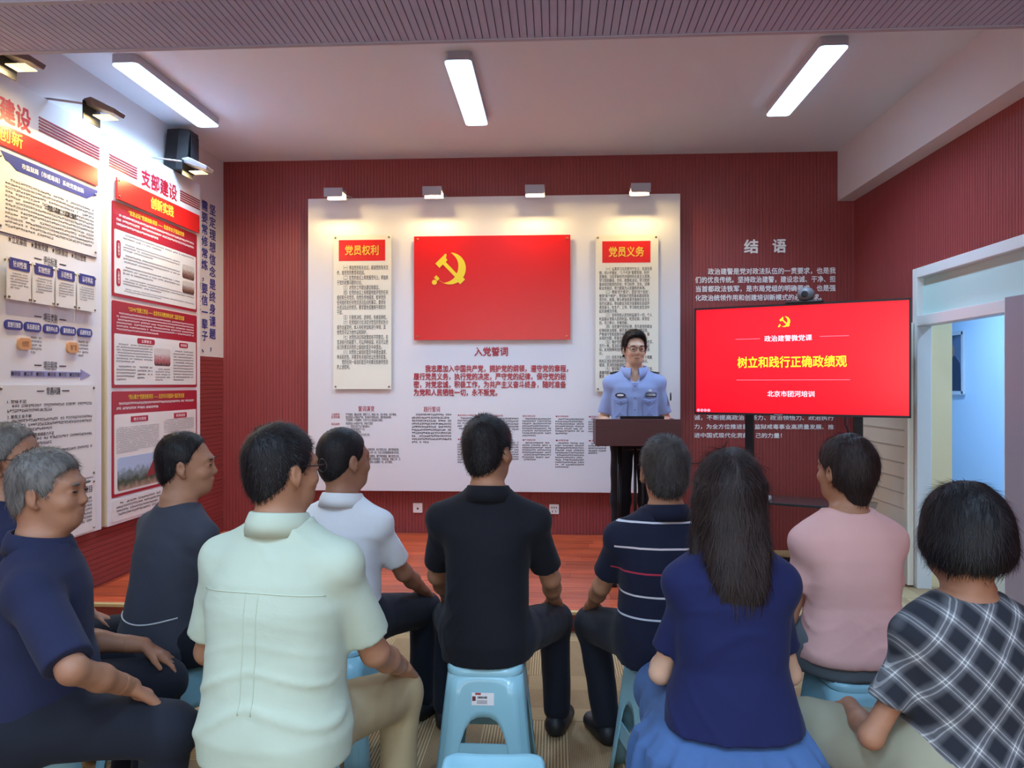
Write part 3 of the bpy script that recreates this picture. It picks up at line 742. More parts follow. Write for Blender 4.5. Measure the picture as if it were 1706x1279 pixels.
for a, b in ((5.13, 5.36), (5.72, 5.86)): 
    p = MB().prism(rrect(a, b, 1.745, 1.785, .015), XP + .0075, XP + .009, 'yz').build('crimson_tab', M_CRIMSON, s2)
    plet('tab_lettering', '主要做法' if a < 5.5 else '取得成效', (a + .05, b - .05, 1.754, 1.776) if a < 5.5 else (a + .02, b - .02, 1.754, 1.776), M_WHITEINK, s2, keep=False, off=.009)
for k, (a, b, za, zb, nr) in enumerate(((4.875, 5.33, 1.60, 1.735, 7), (4.875, 5.11, 1.475, 1.585, 5), (5.13, 5.33, 1.485, 1.585, 4), (5.37, 5.58, 1.475, 1.575, 5), (5.63, 5.95, 1.475, 1.72, 11))):
    lines_of_print('small_print', (a, b, za, zb), OFF, M_GREYINK, s2, nr, .5, seed=110 + k, char=.013)
MB().prism(rrect(5.355, 5.585, 1.595, 1.725, .02), XP + .0075, XP + .0085, 'yz').build('photo_print', photo_material('photo_meeting', (206, 196, 196), (70, 60, 66), (170, 90, 96), 9), s2)
s3 = section(.70, 1.41, 1.255, '“同心聚力”党建创新项目 —— 北京市天河监狱十监区党支部', 0, 92, 2)
for a, b in ((5.05, 5.27), (5.64, 5.84)):
    p = MB().prism(rrect(a, b, 1.195, 1.235, .003), XP + .0075, XP + .009, 'yz').build('crimson_tab', M_CRIMSON, s3)
    plet('tab_lettering', '做法与措施' if a < 5.4 else '取得成效', (a + .03, b - .03, 1.204, 1.226), M_WHITEINK, s3, keep=False, off=.009)
for k, (a, b, za, zb, nr) in enumerate(((4.875, 5.42, .985, 1.165, 15), (5.49, 5.96, 1.085, 1.19, 8), (5.49, 5.63, .96, 1.075, 8))):
    lines_of_print('small_print', (a, b, za, zb), OFF, M_GREYINK, s3, nr, .5, seed=120 + k, char=.013)
MB().prism(rrect(5.66, 5.95, .97, 1.075, .015), XP + .0075, XP + .0085, 'yz').build('photo_print', photo_material('photo_room', (190, 160, 150), (70, 40, 40), (140, 60, 60), 12), s3)
ph = MB().prism(rrect(4.89, 5.47, .735, .96, .025), XP + .0075, XP + .0085, 'yz').build('photo_print', photo_material('photo_parade', (170, 190, 220), (170, 140, 120), (60, 74, 54), 15), s3)
MB().prism([(5.24, .79), (5.40, .80), (5.45, .86), (5.44, .95), (5.38, .955), (5.31, .87)], XP + .0085, XP + .009, 'yz').build('printed_banner', mat('photo_red', (140, 40, 44), .4), s3)
ft = card('footer_card', (4.835, 6.015, .535, .68), M_CARD, P2, .006, 0, .01)
lines_of_print('small_print', (4.88, 5.97, .56, .66), ('x', XP + .006), M_INK, ft, 4, .55, seed=130, char=.02)
# ------------------------------------------------------------------ ceiling fixtures
M_LED = mat('led_diffuser', (250, 250, 255), .5, emit=(LED_COLOR, LED_STRENGTH))
def ceiling_light(x, y, label, rz=0, proto=[None]):
    if proto[0] is None:
        o = empty('ceiling_light', (x, y, ZC)); proto[0] = o
        MB().prism(rrect(-.085, .085, -.575, .575, .03), -.055, -.001, 'xy').build('housing', M_FIXTURE, o, world=False)
        MB().prism(rrect(-.082, .082, -.572, .572, .03), -.062, -.0551, 'xy').build('diffuser', M_LED, o, world=False)
        ad = bpy.data.lights.new('led_array', 'AREA'); ad.shape = 'RECTANGLE'; ad.size = .155; ad.size_y = 1.13; ad.energy = LED_WATT; ad.color = LED_COLOR; ad.spread = math.radians(132)
        ao = bpy.data.objects.new('led_array', ad); link(ao, o); ao.location = (0, 0, -.064)
    else: o = copy_tree(proto[0]); o.location = (x, y, ZC)
    o.rotation_euler = (0, 0, rz); tag(o, label, 'light', 'ceiling lights')
ceiling_light(-2.65, 5.04, 'leftmost glowing rectangular ceiling light, above the exhibit panels')
ceiling_light(-.595, 5.12, 'glowing rectangular ceiling light in the middle of the ceiling')
ceiling_light(1.63, 5.05, 'rightmost glowing rectangular ceiling light, above the television')
for q, row in enumerate((.2, -1.9)):  # two unseen rows of fixtures, added to light the seated people from behind
    for x, t in ((-2.1, 'left'), (-.3, 'middle'), (1.5, 'right')):
        ceiling_light(x, row, t + ' ceiling light of the ' + ('first', 'second')[q] + ' row added out of view on the near side of the slatted beam')
ceiling_light(3.6, 4.6, 'rectangular light on the corridor ceiling beyond the door', 0)
cl = [o for o in COL.objects if o.name.startswith('ceiling_light') and o.location.x > 3][0]; cl.location.z = 2.9
c2 = copy_tree(cl); c2.location = (3.6, 7.4, 2.9); c2['label'] = 'rectangular light at the far end of the corridor ceiling'
c2 = copy_tree(cl); c2.location = (3.6, 6.0, 2.9); c2['label'] = 'unseen rectangular light added in the middle of the corridor ceiling'  # third corridor fixture, out of view, added to brighten the corridor

# ------------------------------------------------------------------ picture lamps
def picture_lamp(foot, label, group, side=False, out=.27, rz=0, proto={}):
    """arm from the top of a board and a flat head shining down on it; local -y points away from the wall"""
    k = side
    o = empty('picture_lamp', foot, rz, label, 'lamp', group)
    if side:      # long straight arm, boat-shaped head
        MB().tube([(0, .02, -.01), (0, .0, .012), (0, -.03, .010), (0, -.28, -.028)], .0065).build('arm', M_LAMPGREY, o, world=False, smooth=True)
        mb = MB()
        mb.add([(-.055, -.27, -.012), (.055, -.27, -.012), (.08, -.33, -.012), (.055, -.46, -.075), (-.055, -.46, -.075), (-.08, -.33, -.012),
                (-.05, -.275, -.045), (.05, -.275, -.045), (.07, -.33, -.06), (.05, -.45, -.100), (-.05, -.45, -.100), (-.07, -.33, -.06)],
               [(0, 1, 2, 3, 4, 5), (11, 10, 9, 8, 7, 6)] + [(i, (i + 1) % 6, 6 + (i + 1) % 6, 6 + i) for i in range(6)])
        mb.build('lamp_head', M_LAMPGREY if 'farthest' in label else mat('lamp_taupe_metal', (112, 102, 106), .45), o, world=False, bevel=.004)
        lp = (0, -.37, -.112)
        MB().box(-.08, .08, -.288, -.282, -.14, -.03).build('shade_lip', M_BLACK, o, world=False)
        MB().box(-.045, .045, -.42, -.32, -.108, -.104).build('lens', mat('lamp_lens', (255, 240, 200), .4, emit=(SPOT_COLOR, 1.0)), o, world=False)
    else:
        MB().tube([(0, .0, -.005), (0, -.02, .012), (-.03, -.20, -.012)], .0065).build('arm', M_LAMPGREY, o, world=False, smooth=True)
        mb = MB().box(-.155, -.012, -.31, -.19, .010, .022); mb.box(-.165, -.002, -.194, -.188, -.055, .022); mb.box(-.165, -.002, -.312, -.306, -.055, .022)
        for q in (-.160, -.004): mb.box(q - .004, q + .004, -.31, -.19, -.012, .020)
        mb.build('lamp_head', M_LAMPGREY, o, world=False)
        MB().box(-.15, -.015, -.30, -.20, .004, .010).build('lens', mat('lamp_lens', (255, 240, 200), .4, emit=(SPOT_COLOR, 1.0)), o, world=False)
        lp = (-.085, -.25, .002)
    ld = bpy.data.lights.new('lamp_bulb', 'AREA'); ld.energy = SPOT_W * (1.0 if not side else 1.2); ld.color = SPOT_COLOR
    ld.shape = 'RECTANGLE'; ld.size = .12; ld.size_y = .03
    lo = bpy.data.objects.new('lamp_bulb', ld); link(lo, o); lo.location = lp
    lo.rotation_euler = (math.radians(12), 0, 0)       # down, tipped towards the board
    return o
for x, t in ((-1.82, 'leftmost of the four small lamps over the white display board'), (-.965, 'second from the left of the four small lamps over the white display board'),
             (-.09, 'third from the left of the four small lamps over the white display board'), (.80, 'rightmost of the four small lamps over the white display board')):
    picture_lamp((x, YBD + .03, bz1), t, 'lamps over the display board')
for y, t in ((3.53, 'nearest of the three long-armed lamps over the left wall panels, cut by the frame'), (4.22, 'middle of the three long-armed lamps over the left wall panels'),
             (5.36, 'farthest of the three long-armed lamps over the left wall panels, beside the loudspeaker')):
    picture_lamp((XP - .03, y, PZ1), t, 'lamps over the left wall panels', side=True, rz=math.pi / 2)

# ------------------------------------------------------------------ loudspeaker on the left wall
sp = empty('wall_speaker', (XL + .002, 5.74, 3.115), 0, 'black loudspeaker mounted on the white left wall under the ceiling', 'speaker')
mb = MB(); prof = [(-.10, 0), (.10, 0), (.105, .10), (.07, .17), (-.07, .17), (-.105, .10)]
mb.prism([(a, b) for a, b in prof], 0, .32, 'xy'); mb.v = [(b + .03 - (.03 if z == 0 else 0), a, z) for a, b, z in mb.v]
mb.build('cabinet', M_BLACK, sp, world=False, bevel=.008)
mb = MB().prism(rrect(-.062, .062, .03, .29, .01), .200, .204, 'yz'); mb.build('grille', mat('speaker_grille', (34, 36, 44), .7, bump=(300, .4, ONE)), sp, world=False)
MB().box(0, .04, -.03, .03, .12, .20).build('bracket', M_DARKMETAL, sp, world=False)

# ------------------------------------------------------------------ socket plates
def socket(x, z, label, holes):
    o = empty('wall_socket', (x, YB, z), 0, label, 'socket', 'sockets under the display board')
    MB().prism(rrect(-.043, .043, -.043, .043, .006), -.010, 0, 'xz').build('plate', M_PLATE, o, world=False, bevel=.002)
    for a, b, w_, h_ in holes: MB().box(a - w_, a + w_, -.0112, -.0095, b - h_, b + h_).build('slot', M_INK, o, world=False)
socket(-1.235, .345, 'white square wall socket with one hole, left of the two below the board', [(0, -.005, .008, .008)])
socket(-.01, .345, 'white square wall socket with several slots, right of the two below the board', [(-.02, .015, .004, .007), (.0, .015, .004, .007), (.02, .015, .004, .007), (-.015, -.02, .003, .009), (.015, -.02, .003, .009)])

# ------------------------------------------------------------------ television on its stand
xl, yl = onfloor(1157, 5.93); xr, yr = onfloor(1518, 5.19)
tv_d = Vector((xr - xl, yr - yl, 0)); TVW = tv_d.length; tv_a = math.atan2(tv_d.y, tv_d.x); TVH = .83; TVZ = 1.225
TV = empty('television', (xl, yl, TVZ), tv_a, 'large flat television showing a red slide with yellow Chinese title', 'television')
MB().box(0, TVW, .012, .055, 0, TVH).build('casing', M_BLACK, TV, world=False, bevel=.004)
for a, b, c, d in ((0, TVW, -.002, .014), (0, TVW, TVH - .012, TVH + .002), (0, .012, 0, TVH), (TVW - .012, TVW, 0, TVH)):
    MB().box(a, b, -.002, .012, c, d).build('bezel', M_BLACK, TV, world=False)
M_SCREEN = mat('screen_red_slide', (200, 8, 30), .25, emit=(lin((232, 8, 30)), .55))
SCN = MB().box(.012, TVW - .012, 0.004, .0125, .014, TVH - .012).build('screen', M_SCREEN, TV, world=False)
def glow(n, c, s): return mat(n, c, .4, emit=(lin(c), s))
def tvp(a, b, h): return (a, .004 - h, b)
W_ = TVW
def tvl(name, body, u0, u1, v0, v1, m, bold): lettering(name, body, (u0 * W_, u1 * W_, v0 * TVH, v1 * TVH), tvp, m, SCN, bold=bold, keep=False, world=False, depth=.0015)
GW = glow('screen_white', (236, 232, 250), .6); GY = glow('screen_yellow', (226, 232, 40), .6); GP = glow('screen_pink_line', (250, 150, 170), .5)
emblem('slide_emblem', .418 * W_, .795 * TVH, .085, tvp, GY, SCN, world=False, th=.0012)
tvl('slide_lettering', '政治建警微党课', .352, .575, .668, .722, GW, .012)
tvl('slide_title', '树立和践行正确政绩观', .22, .73, .43, .535, GY, .016)
tvl('slide_lettering', '北京市团河培训', .366, .586, .168, .222, GW, .012)
for a, b, v in ((.21, .33, .695), (.61, .74, .70), (.215, .745, .318)): MB().box(a * W_, b * W_, .0022, .004, v * TVH, v * TVH + .0025).build('slide_rule', GP, SCN, world=False)
for k in range(4):
    MB().lathe([(.012, .0025), (.012, .004)], 12, ((.02 + k * .018) * W_, 0, .035 * TVH), 'y').build('slide_icon', GP, SCN, world=False)
MB().box(.40 * W_, .44 * W_, -.003, -.0015, .002, .008).build('logo_strip', M_LAMPGREY, TV, world=False)
TS = empty('television_stand', (xl, yl, 0), tv_a, 'black two-post television stand with a dark shelf, behind the women', 'stand')
p1_, p2_ = .27 * W_, .775 * W_
for q in (p1_, p2_):
    MB().box(q - .032, q + .032, .058, .098, .06, TVZ + .55).build('post', M_DARKMETAL, TS, world=False, bevel=.004)
    MB().box(q - .03, q + .03, -.25, .30, .02, .06).build('foot', M_DARKMETAL, TS, world=False, bevel=.006)
    for yy in (-.22, .27): MB().lathe([(.022, 0.006), (.026, .012), (.022, .022)], 12, (q, yy, 0)).build('caster', M_BLACK, TS, world=False)
MB().box(p1_, p2_, .062, .094, TVZ + .36, TVZ + .42).build('crossbar', M_DARKMETAL, TS, world=False)
MB().box(p1_, p2_, .062, .094, .10, .15).build('crossbar', M_DARKMETAL, TS, world=False)
M_SHELF = mat('dark_glass_shelf', (46, 54, 54), .15, coat=.3)
MB().box(p1_ - .12, p2_ + .12, -.16, .26, .575, .592).build('shelf', M_SHELF, TS, world=False, bevel=.003)
TVR = Matrix.Rotation(tv_a, 4, 'Z'); TVO = Vector((xl, yl, 0))
def tvw(a, b, c): return tuple(TVO + (TVR @ Vector((a, b, 0))).to_3d() + Vector((0, 0, c)))
bxp = empty('adapter_box', tvw(p1_ + .11, -.05, .592), tv_a, 'small white box lying on the dark television shelf', 'box')
MB().box(-.07, .07, -.04, .04, 0, .034).build('lid_body', M_PLATE, bxp, world=False, bevel=.008)
MB().box(-.06, .06, -.0405, -.0395, .014, .016).build('seam', M_LAMPGREY, bxp, world=False)
# camera on top of the television
wc = empty('conference_camera', tvw(.545 * W_, .03, TVZ + TVH + .002), tv_a, 'round grey conference camera on the top edge of the television', 'camera')
MB().box(-.14, .12, -.05, .03, 0, .016).build('base', M_BLACK, wc, world=False, bevel=.005)
MB().lathe([(.03, .016), (.052, .03), (.062, .06), (.058, .09), (.035, .112), (.01, .118)], 20).build('head', mat('camera_grey', (104, 100, 104), .5), wc, world=False, smooth=True)
MB().lathe([(.024, -.052), (.024, -.066), (.016, -.068)], 16, (0, 0, .062), 'y').build('lens', M_BLACK, wc, world=False)
cb = MB().tube([tvw(.72 * W_, .10, TVZ + .05), tvw(.715 * W_, .12, TVZ - .06), tvw(.735 * W_, .12, TVZ - .12), tvw(.775 * W_, .1, TVZ - .19)], .005, 6).build('cable', M_BLACK, None, smooth=True)
tag(cb, 'black cable looping from the television to the right stand post', 'cable')
a0 = onY(1400, 690, YB - .06); a1 = onY(1396, 880, YB - .06)
cb = MB().tube([(2.44, 6.42, 1.3), (2.44, 6.43, .9), (2.42, 6.45, .4), (2.40, 6.45, .02)], .005, 6).build('cable', M_BLACK, None, smooth=True)
tag(cb, 'thin dark cable hanging straight down in the corner beside the folded door', 'cable')
pts = [onY(q, w_, YB - .02) for q, w_ in ((1150, 772), (1165, 772), (1185, 765), (1200, 752), (1212, 735))]
cb = MB().tube([(a, YB - .012, b) for a, b in pts], .005, 6).build('cable', mat('cable_maroon', (70, 24, 28), .5), None, smooth=True)
tag(cb, 'dark cable curving across the red wall beside the podium', 'cable')

# ------------------------------------------------------------------ podium
pdx, pdy = onfloor(1063, 5.14)
PD = empty('podium', (pdx, pdy, SZ), 0, 'slim podium with a dark red-brown top box on thin black posts', 'podium')
M_PODIUM = mat('podium_maroon', (84, 40, 46), .5, noise=(6, .12, 3, (1, 1, 12)))
MB().box(-.29, .29, -.02, .0, .915, 1.10).build('front_panel', M_PODIUM, PD, world=False, bevel=.004)
for q in (-1, 1): MB().box(min(q * .29, q * .27), max(q * .29, q * .27), 0, .36, .915, 1.09).build('side_panel', M_PODIUM, PD, world=False, bevel=.003)
MB().box(-.27, .27, 0, .36, .985, 1.005).build('desk_board', M_PODIUM, PD, world=False, bevel=.003)
for x in (-.115, -.005, .05, .09):
    MB().tube([(x, .14, .03), (x, .14, .92)], .016 if x in (-.115, .09) else .011, 10).build('post', M_DARKMETAL, PD, world=False, smooth=True)
MB().box(-.22, .22, -.05, .33, 0, .03).build('base_plate', M_DARKMETAL, PD, world=False, bevel=.006)
lp = empty('laptop', (pdx + .03, pdy + .14, SZ + 1.005), 0, 'thin black laptop lying open on the podium', 'laptop')
MB().box(-.15, .15, -.11, .11, 0, .014).build('keyboard_base', M_BLACK, lp, world=False, bevel=.003)
mb = MB().box(-.15, .15, -.004, .004, 0, .108); mb.v = [(x, y - .108 - z * .15, z + .006) for x, y, z in mb.v]; mb.build('screen_lid', M_BLACK, lp, world=False)
bg = empty('floor_box', (pdx - .22, pdy - .16, SZ), 0, 'small dark box on the stage floor at the foot of the podium', 'box')
MB().box(-.06, .06, -.05, .05, 0, .045).build('case', M_DARKMETAL, bg, world=False, bevel=.006)
MB().tube([(-.03, 0, .045), (-.03, 0, .07), (.03, 0, .07), (.03, 0, .045)], .006).build('handle', M_BLACK, bg, world=False)

# ------------------------------------------------------------------ picture frame in the corridor
yR, z1 = onX(1608, 552, 4.398); _, z0 = onX(1608, 656, 4.398)
h = z1 - z0; e = .52
pf = empty('framed_portrait', (4.40, yR, z0), 0, 'silver-framed dark blue portrait poster on the pale blue corridor wall', 'picture')
MB().box(-.006, -.002, 0, e, 0, h).build('poster', mat('poster_navy', (84, 104, 134), .4), pf, world=False)
for a, b, c, d in ((0, e, -.01, .03), (0, e, h - .03, h + .01), (e - .03, e + .01, 0, h), (-.01, .03, 0, h)):
    MB().box(-.03, -.002, a, b, c, d).build('frame_bar', mat('frame_silver', (214, 220, 226), .25, metal=.4), pf, world=False)
MB().prism([(.06, 0.03), (e - .05, .03), (e - .06, h * .45), (e * .62, h * .62), (e * .38, h * .62), (.10, h * .5)], -.0075, -.006, 'yz').build('printed_figure', mat('poster_dark_blue', (34, 44, 72), .4), pf, world=False)
MB().prism([(e * .5 + .055 * math.cos(k * math.pi / 8), h * .70 + .07 * math.sin(k * math.pi / 8)) for k in range(16)], -.008, -.0062, 'yz').build('printed_head', mat('poster_skin', (150, 120, 104), .4), pf, world=False)

# ------------------------------------------------------------------ plastic stools
M_STOOL = mat('pale_blue_plastic', (150, 200, 214), .28, spec=.5, coat=.15)
M_STOOLD = M_STOOL
def make_stool():
    o = empty('plastic_stool', (0, 0, 0)); HT = .455; a_t, a_b = .132, .182; NP = 4
    def sq(half, r, s):      # point on the rounded square, s in [0,4): side and position -1..1
        k = int(s) % 4; t = (s - int(s)) * 2 - 1
        x, y = half, t * half
        m_ = half - r
        if abs(t * half) > m_:      # corner arc, quarter split between neighbours
            e_ = (abs(t * half) - m_) / r; an = e_ * math.pi / 4
            x = m_ + r * math.cos(an); y = math.copysign(m_ + r * math.sin(an), t)
        for _ in range(k): x, y = -y, x
        return x, y
    mb = MB(); ts = []
    for q in range(13): ts.append(-.60 * math.cos(q / 12 * math.pi))
    ts = [-1, -.96, -.92, -.88, -.84, -.8, -.76, -.72, -.68, -.64] + ts + [.64, .68, .72, .76, .8, .84, .88, .92, .96]
    cols = []
    for k in range(4):
        for t in ts:
            arch = 0
            if abs(t) <= .60001: arch = .295 * max(0, 1 - abs(t / .60) ** 3.2) ** (1 / 2.6)
            col_ = []
            for z in np.linspace(0, 1, 7):
                zz = arch + (HT - .022 - arch) * z; hf = a_b + (a_t - a_b) * (zz / HT) ** .85
                rib = .0022 * max(0, math.cos((abs(t) - .80) * 2 * math.pi / .085)) if abs(abs(t) - .80) < .13 and zz < HT - .06 else 0
                x, y = sq(hf + rib, .05, k + (t + 1) / 2); col_.append((x, y, zz))
            cols.append(col_)
    n = len(cols); v = [p for c in cols for p in c]; f = []
    for i in range(n):
        j = (i + 1) % n
        for q in range(6): f.append((i * 7 + q, j * 7 + q, j * 7 + q + 1, i * 7 + q + 1))
    mb.add(v, f); sh = mb.build('leg_shell', M_STOOL, o, smooth=True, world=False)
    s_ = sh.modifiers.new('solid', 'SOLIDIFY'); s_.thickness = .004; s_.offset = -1
    # dished seat with a rolled rim
    mb = MB(); prof = [(a_t + .003, HT - .024), (a_t + .004, HT - .012), (a_t, HT - .002), (a_t - .010, HT + .003), (a_t - .024, HT), (a_t - .05, HT - .004), (a_t - .09, HT - .007), (.012, HT - .008)]
    rings = []
    for hf, z in prof:
        rings.append([(*sq(hf, max(.01, .05 * hf / a_t), s / 10.0), z + .010 * (abs(sq(hf, .05, s / 10.0)[0]) / a_t) ** 3 * (1 if z > HT - .01 else .6)) for s in range(40)])
    v = [p for r_ in rings for p in r_]; f = [(i * 40 + k, i * 40 + (k + 1) % 40, (i + 1) * 40 + (k + 1) % 40, (i + 1) * 40 + k) for i in range(len(rings) - 1) for k in range(40)]
    f.append(tuple((len(rings) - 1) * 40 + k for k in range(40)))
    mb.add(v, f).build('seat', M_STOOL, o, smooth=True, world=False)
    for k in (0, 1, 2, 3):      # rails between the legs on the sides, set a little inwards
        if k == 3: continue
        mb = MB().prism([(-.125, .135), (.125, .135), (.122, .205), (-.122, .205)], .150, .156, 'xz')
        R_ = Matrix.Rotation(k * math.pi / 2, 3, 'Z'); mb.v = [tuple(R_ @ Vector(p)) for p in mb.v]
        mb.build('stretcher', M_STOOLD, o, world=False)
    return o
def make_sticker(o):
    M_ST = mat('sticker_white', (236, 234, 236), .4)
    def pl_(u, v, h): hf = .182 + (.132 - .182) * (v / .455) ** .85; return (u, -hf - .001 - h, v)
    def quad(name, u0, u1, v0, v1, m, h): 
        mb = MB(); mb.add([pl_(u0, v0, h), pl_(u1, v0, h), pl_(u1, v1, h), pl_(u0, v1, h), pl_(u0, v0, h - .0008), pl_(u1, v0, h - .0008), pl_(u1, v1, h - .0008), pl_(u0, v1, h - .0008)],
               [(0, 1, 2, 3), (7, 6, 5, 4), (0, 4, 5, 1), (1, 5, 6, 2), (2, 6, 7, 3), (3, 7, 4, 0)]); return mb.build(name, m, o, world=False)
    quad('sticker', -.042, .036, .335, .377, M_ST, .001)
    quad('sticker_mark', -.040, -.028, .350, .365, mat('sticker_maroon', (110, 40, 50), .5), .0018)
    quad('sticker_mark', -.030, -.010, .370, .377, mat('sticker_red', (180, 70, 70), .5), .0018)
    lettering('sticker_lettering', '加厚塑料高凳', (-.022, .012, .358, .366), pl_, M_INK, o, keep=False, world=False, depth=.0018, bold=.02)
    for k in range(3): quad('sticker_rule', -.024, .012, .341 + k * .0045, .3425 + k * .0045, M_GREYINK, .0018)
stool0 = None
def stool(x, y, rz, label):
    global stool0
    if stool0 is None: stool0 = make_stool(); o = stool0
    else: o = copy_tree(stool0)
    o.location = (x, y, .005); o.rotation_euler = (0, 0, rz); tag(o, label, 'stool', 'pale blue plastic stools'); return o
# ------------------------------------------------------------------ people: bodies and clothes as smooth implicit surfaces
f32 = np.float32
def V3(*a): return np.array(a if len(a) == 3 else a[0], dtype=np.float64)
def rc(a, b, ra, rb=None): return ('rc', V3(a), V3(b), ra, ra if rb is None else rb)
def el(c, r, R=None): return ('el', V3(c), V3(r), R)
def loft(rows, e=2.3): return ('lo', np.array(rows, float), e)
def ev(p, q):
    k = q[0]
    if k == 'rc':
        a, b, ra, rb = q[1:]; ba = (b - a).astype(f32); pa = p - a.astype(f32); L = float(ba @ ba) + 1e-9
        h = np.clip(pa @ ba / L, 0, 1); d = pa - h[:, None] * ba
        return np.sqrt(np.einsum('ij,ij->i', d, d)) - (ra + h * (rb - ra))
    if k == 'el':
        c, r, R = q[1:]; x = p - c.astype(f32)
        if R is not None: x = x @ R.astype(f32)
        a = x / r.astype(f32); k0 = np.sqrt(np.einsum('ij,ij->i', a, a)); b = a / r.astype(f32); k1 = np.sqrt(np.einsum('ij,ij->i', b, b)) + 1e-6
        return k0 * (k0 - 1) / k1
    if k == 'lo':
        t, e = q[1:]; z = p[:, 2]
        a = np.interp(z, t[:, 0], t[:, 1]); b = np.interp(z, t[:, 0], t[:, 2]); yc = np.interp(z, t[:, 0], t[:, 3]); xc = np.interp(z, t[:, 0], t[:, 4]) if t.shape[1] > 4 else 0
        s = ((np.abs(p[:, 0] - xc) / a) ** e + (np.abs(p[:, 1] - yc) / b) ** e) ** (1 / e)
        d = (s - 1) * np.minimum(a, b)
        return np.maximum(d, np.maximum(t[0, 0] - z, z - t[-1, 0]))
    if k == 'pl': return (p - q[1].astype(f32)) @ q[2].astype(f32)           # keep where negative
def smin(a, b, k):
    if k <= 0: return np.minimum(a, b)
    h = np.maximum(k - np.abs(a - b), 0) / k
    return np.minimum(a, b) - h * h * k * .25
def smax(a, b, k): return -smin(-a, -b, k)
def union(groups):
    """groups: list of (k_join, [(prim, k)...], [cut planes]) -> distance function"""
    def fn(p):
        D = None
        for kj, prims, cuts in groups:
            d = None
            for it in prims:
                e = ev(p, it[0]); d = e if d is None else (smin(d, e, it[1]) if len(it) == 2 else smax(d, -e, it[1]))
            for c in cuts: d = smax(d, ev(p, c), .006)
            D = d if D is None else smin(D, d, kj)
        return D
    return fn
def surface(fn, lo, hi, h, post=None):
    """surface nets over a grid, evaluated only near the surface"""
    lo = np.array(lo, float); hi = np.array(hi, float); B = 12
    nb = np.ceil((hi - lo) / (h * B)).astype(int); n = nb * B
    bc = np.stack(np.meshgrid(*[(np.arange(k) + .5) * B * h for k in nb], indexing='ij'), -1).reshape(-1, 3) + lo - h / 2
    dc = fn(bc.astype(f32)); act = np.abs(dc) < B * h * 1.15
    F = np.where(dc > 0, f32(1), f32(-1)).reshape(nb); F = np.repeat(np.repeat(np.repeat(F, B, 0), B, 1), B, 2).astype(f32)
    off = np.stack(np.meshgrid(*[np.arange(B)] * 3, indexing='ij'), -1).reshape(-1, 3)
    bi = np.stack(np.unravel_index(np.nonzero(act)[0], nb), 1) * B
    idx = (bi[:, None, :] + off[None]).reshape(-1, 3)
    P = (idx * h + lo).astype(f32); d = fn(P)
    if post is not None: d = d - post(P).astype(f32)
    F[idx[:, 0], idx[:, 1], idx[:, 2]] = d
    S = F < 0
    c = sum(S[i:n[0] - 1 + i, j:n[1] - 1 + j, k:n[2] - 1 + k].astype(np.int8) for i in (0, 1) for j in (0, 1) for k in (0, 1))
    cells = np.argwhere((c > 0) & (c < 8)); N = len(cells)
    vid = -np.ones(tuple(n - 1), np.int32); vid[cells[:, 0], cells[:, 1], cells[:, 2]] = np.arange(N)
    acc = np.zeros((N, 3)); cnt = np.zeros(N); cor = [(i, j, k) for i in (0, 1) for j in (0, 1) for k in (0, 1)]
    val = {q: F[cells[:, 0] + q[0], cells[:, 1] + q[1], cells[:, 2] + q[2]] for q in cor}
    for q in cor:
        for ax in range(3):
            if q[ax]: continue
            q2 = list(q); q2[ax] = 1; q2 = tuple(q2); a, b = val[q], val[q2]; m_ = (a < 0) != (b < 0)
            t = np.where(m_, a / np.where(m_, a - b, 1), 0)
            pt = np.tile(np.array(q, float), (N, 1)); pt[:, ax] += t
            acc[m_] += pt[m_]; cnt[m_] += 1
    V = (acc / np.maximum(cnt, 1)[:, None] + cells) * h + lo
    faces = []
    for ax in range(3):
        o1, o2 = (ax + 1) % 3, (ax + 2) % 3
        sl0 = [slice(None)] * 3; sl1 = [slice(None)] * 3; sl0[ax] = slice(0, n[ax] - 1); sl1[ax] = slice(1, n[ax])
        A = S[tuple(sl0)]; Bq = S[tuple(sl1)]; e = np.argwhere(A != Bq)
        e = e[(e[:, o1] > 0) & (e[:, o2] > 0) & (e[:, o1] < n[o1] - 1) & (e[:, o2] < n[o2] - 1)]
        fl_ = A[e[:, 0], e[:, 1], e[:, 2]]
        def g(d1, d2):
            q = e.copy(); q[:, o1] += d1; q[:, o2] += d2; return vid[q[:, 0], q[:, 1], q[:, 2]]
        Q = np.stack([g(-1, -1), g(0, -1), g(0, 0), g(-1, 0)], 1); Q[~fl_] = Q[~fl_][:, ::-1]; faces.append(Q)
    Fc = np.concatenate(faces); Fc = Fc[(Fc >= 0).all(1)]
    return V, Fc
def mesh_obj(name, parts, m, parent, sub=0):
    """parts: list of (V, F) joined into one mesh"""
    vs, fs, k = [], [], 0
    for V, Fq in parts: vs.append(V); fs.append(Fq + k); k += len(V)
    V = np.concatenate(vs); Fq = np.concatenate(fs)
    me = bpy.data.meshes.new(name); me.vertices.add(len(V)); me.vertices.foreach_set('co', V.astype(f32).ravel())
    me.loops.add(len(Fq) * 4); me.loops.foreach_set('vertex_index', Fq.astype(np.int32).ravel())
    me.polygons.add(len(Fq)); me.polygons.foreach_set('loop_start', np.arange(0, len(Fq) * 4, 4, dtype=np.int32))
    me.update(calc_edges=True); me.polygons.foreach_set('use_smooth', [True] * len(me.polygons)); me.materials.append(m)
    o = bpy.data.objects.new(name, me); link(o, parent)
    return o
def rotz(a): c, s = math.cos(a), math.sin(a); return np.array([[c, -s, 0], [s, c, 0], [0, 0, 1.]])
def rotx(a): c, s = math.cos(a), math.sin(a); return np.array([[1, 0, 0], [0, c, -s], [0, s, c.real]])
def unit(v): v = np.asarray(v, float); return v / (np.linalg.norm(v) + 1e-9)
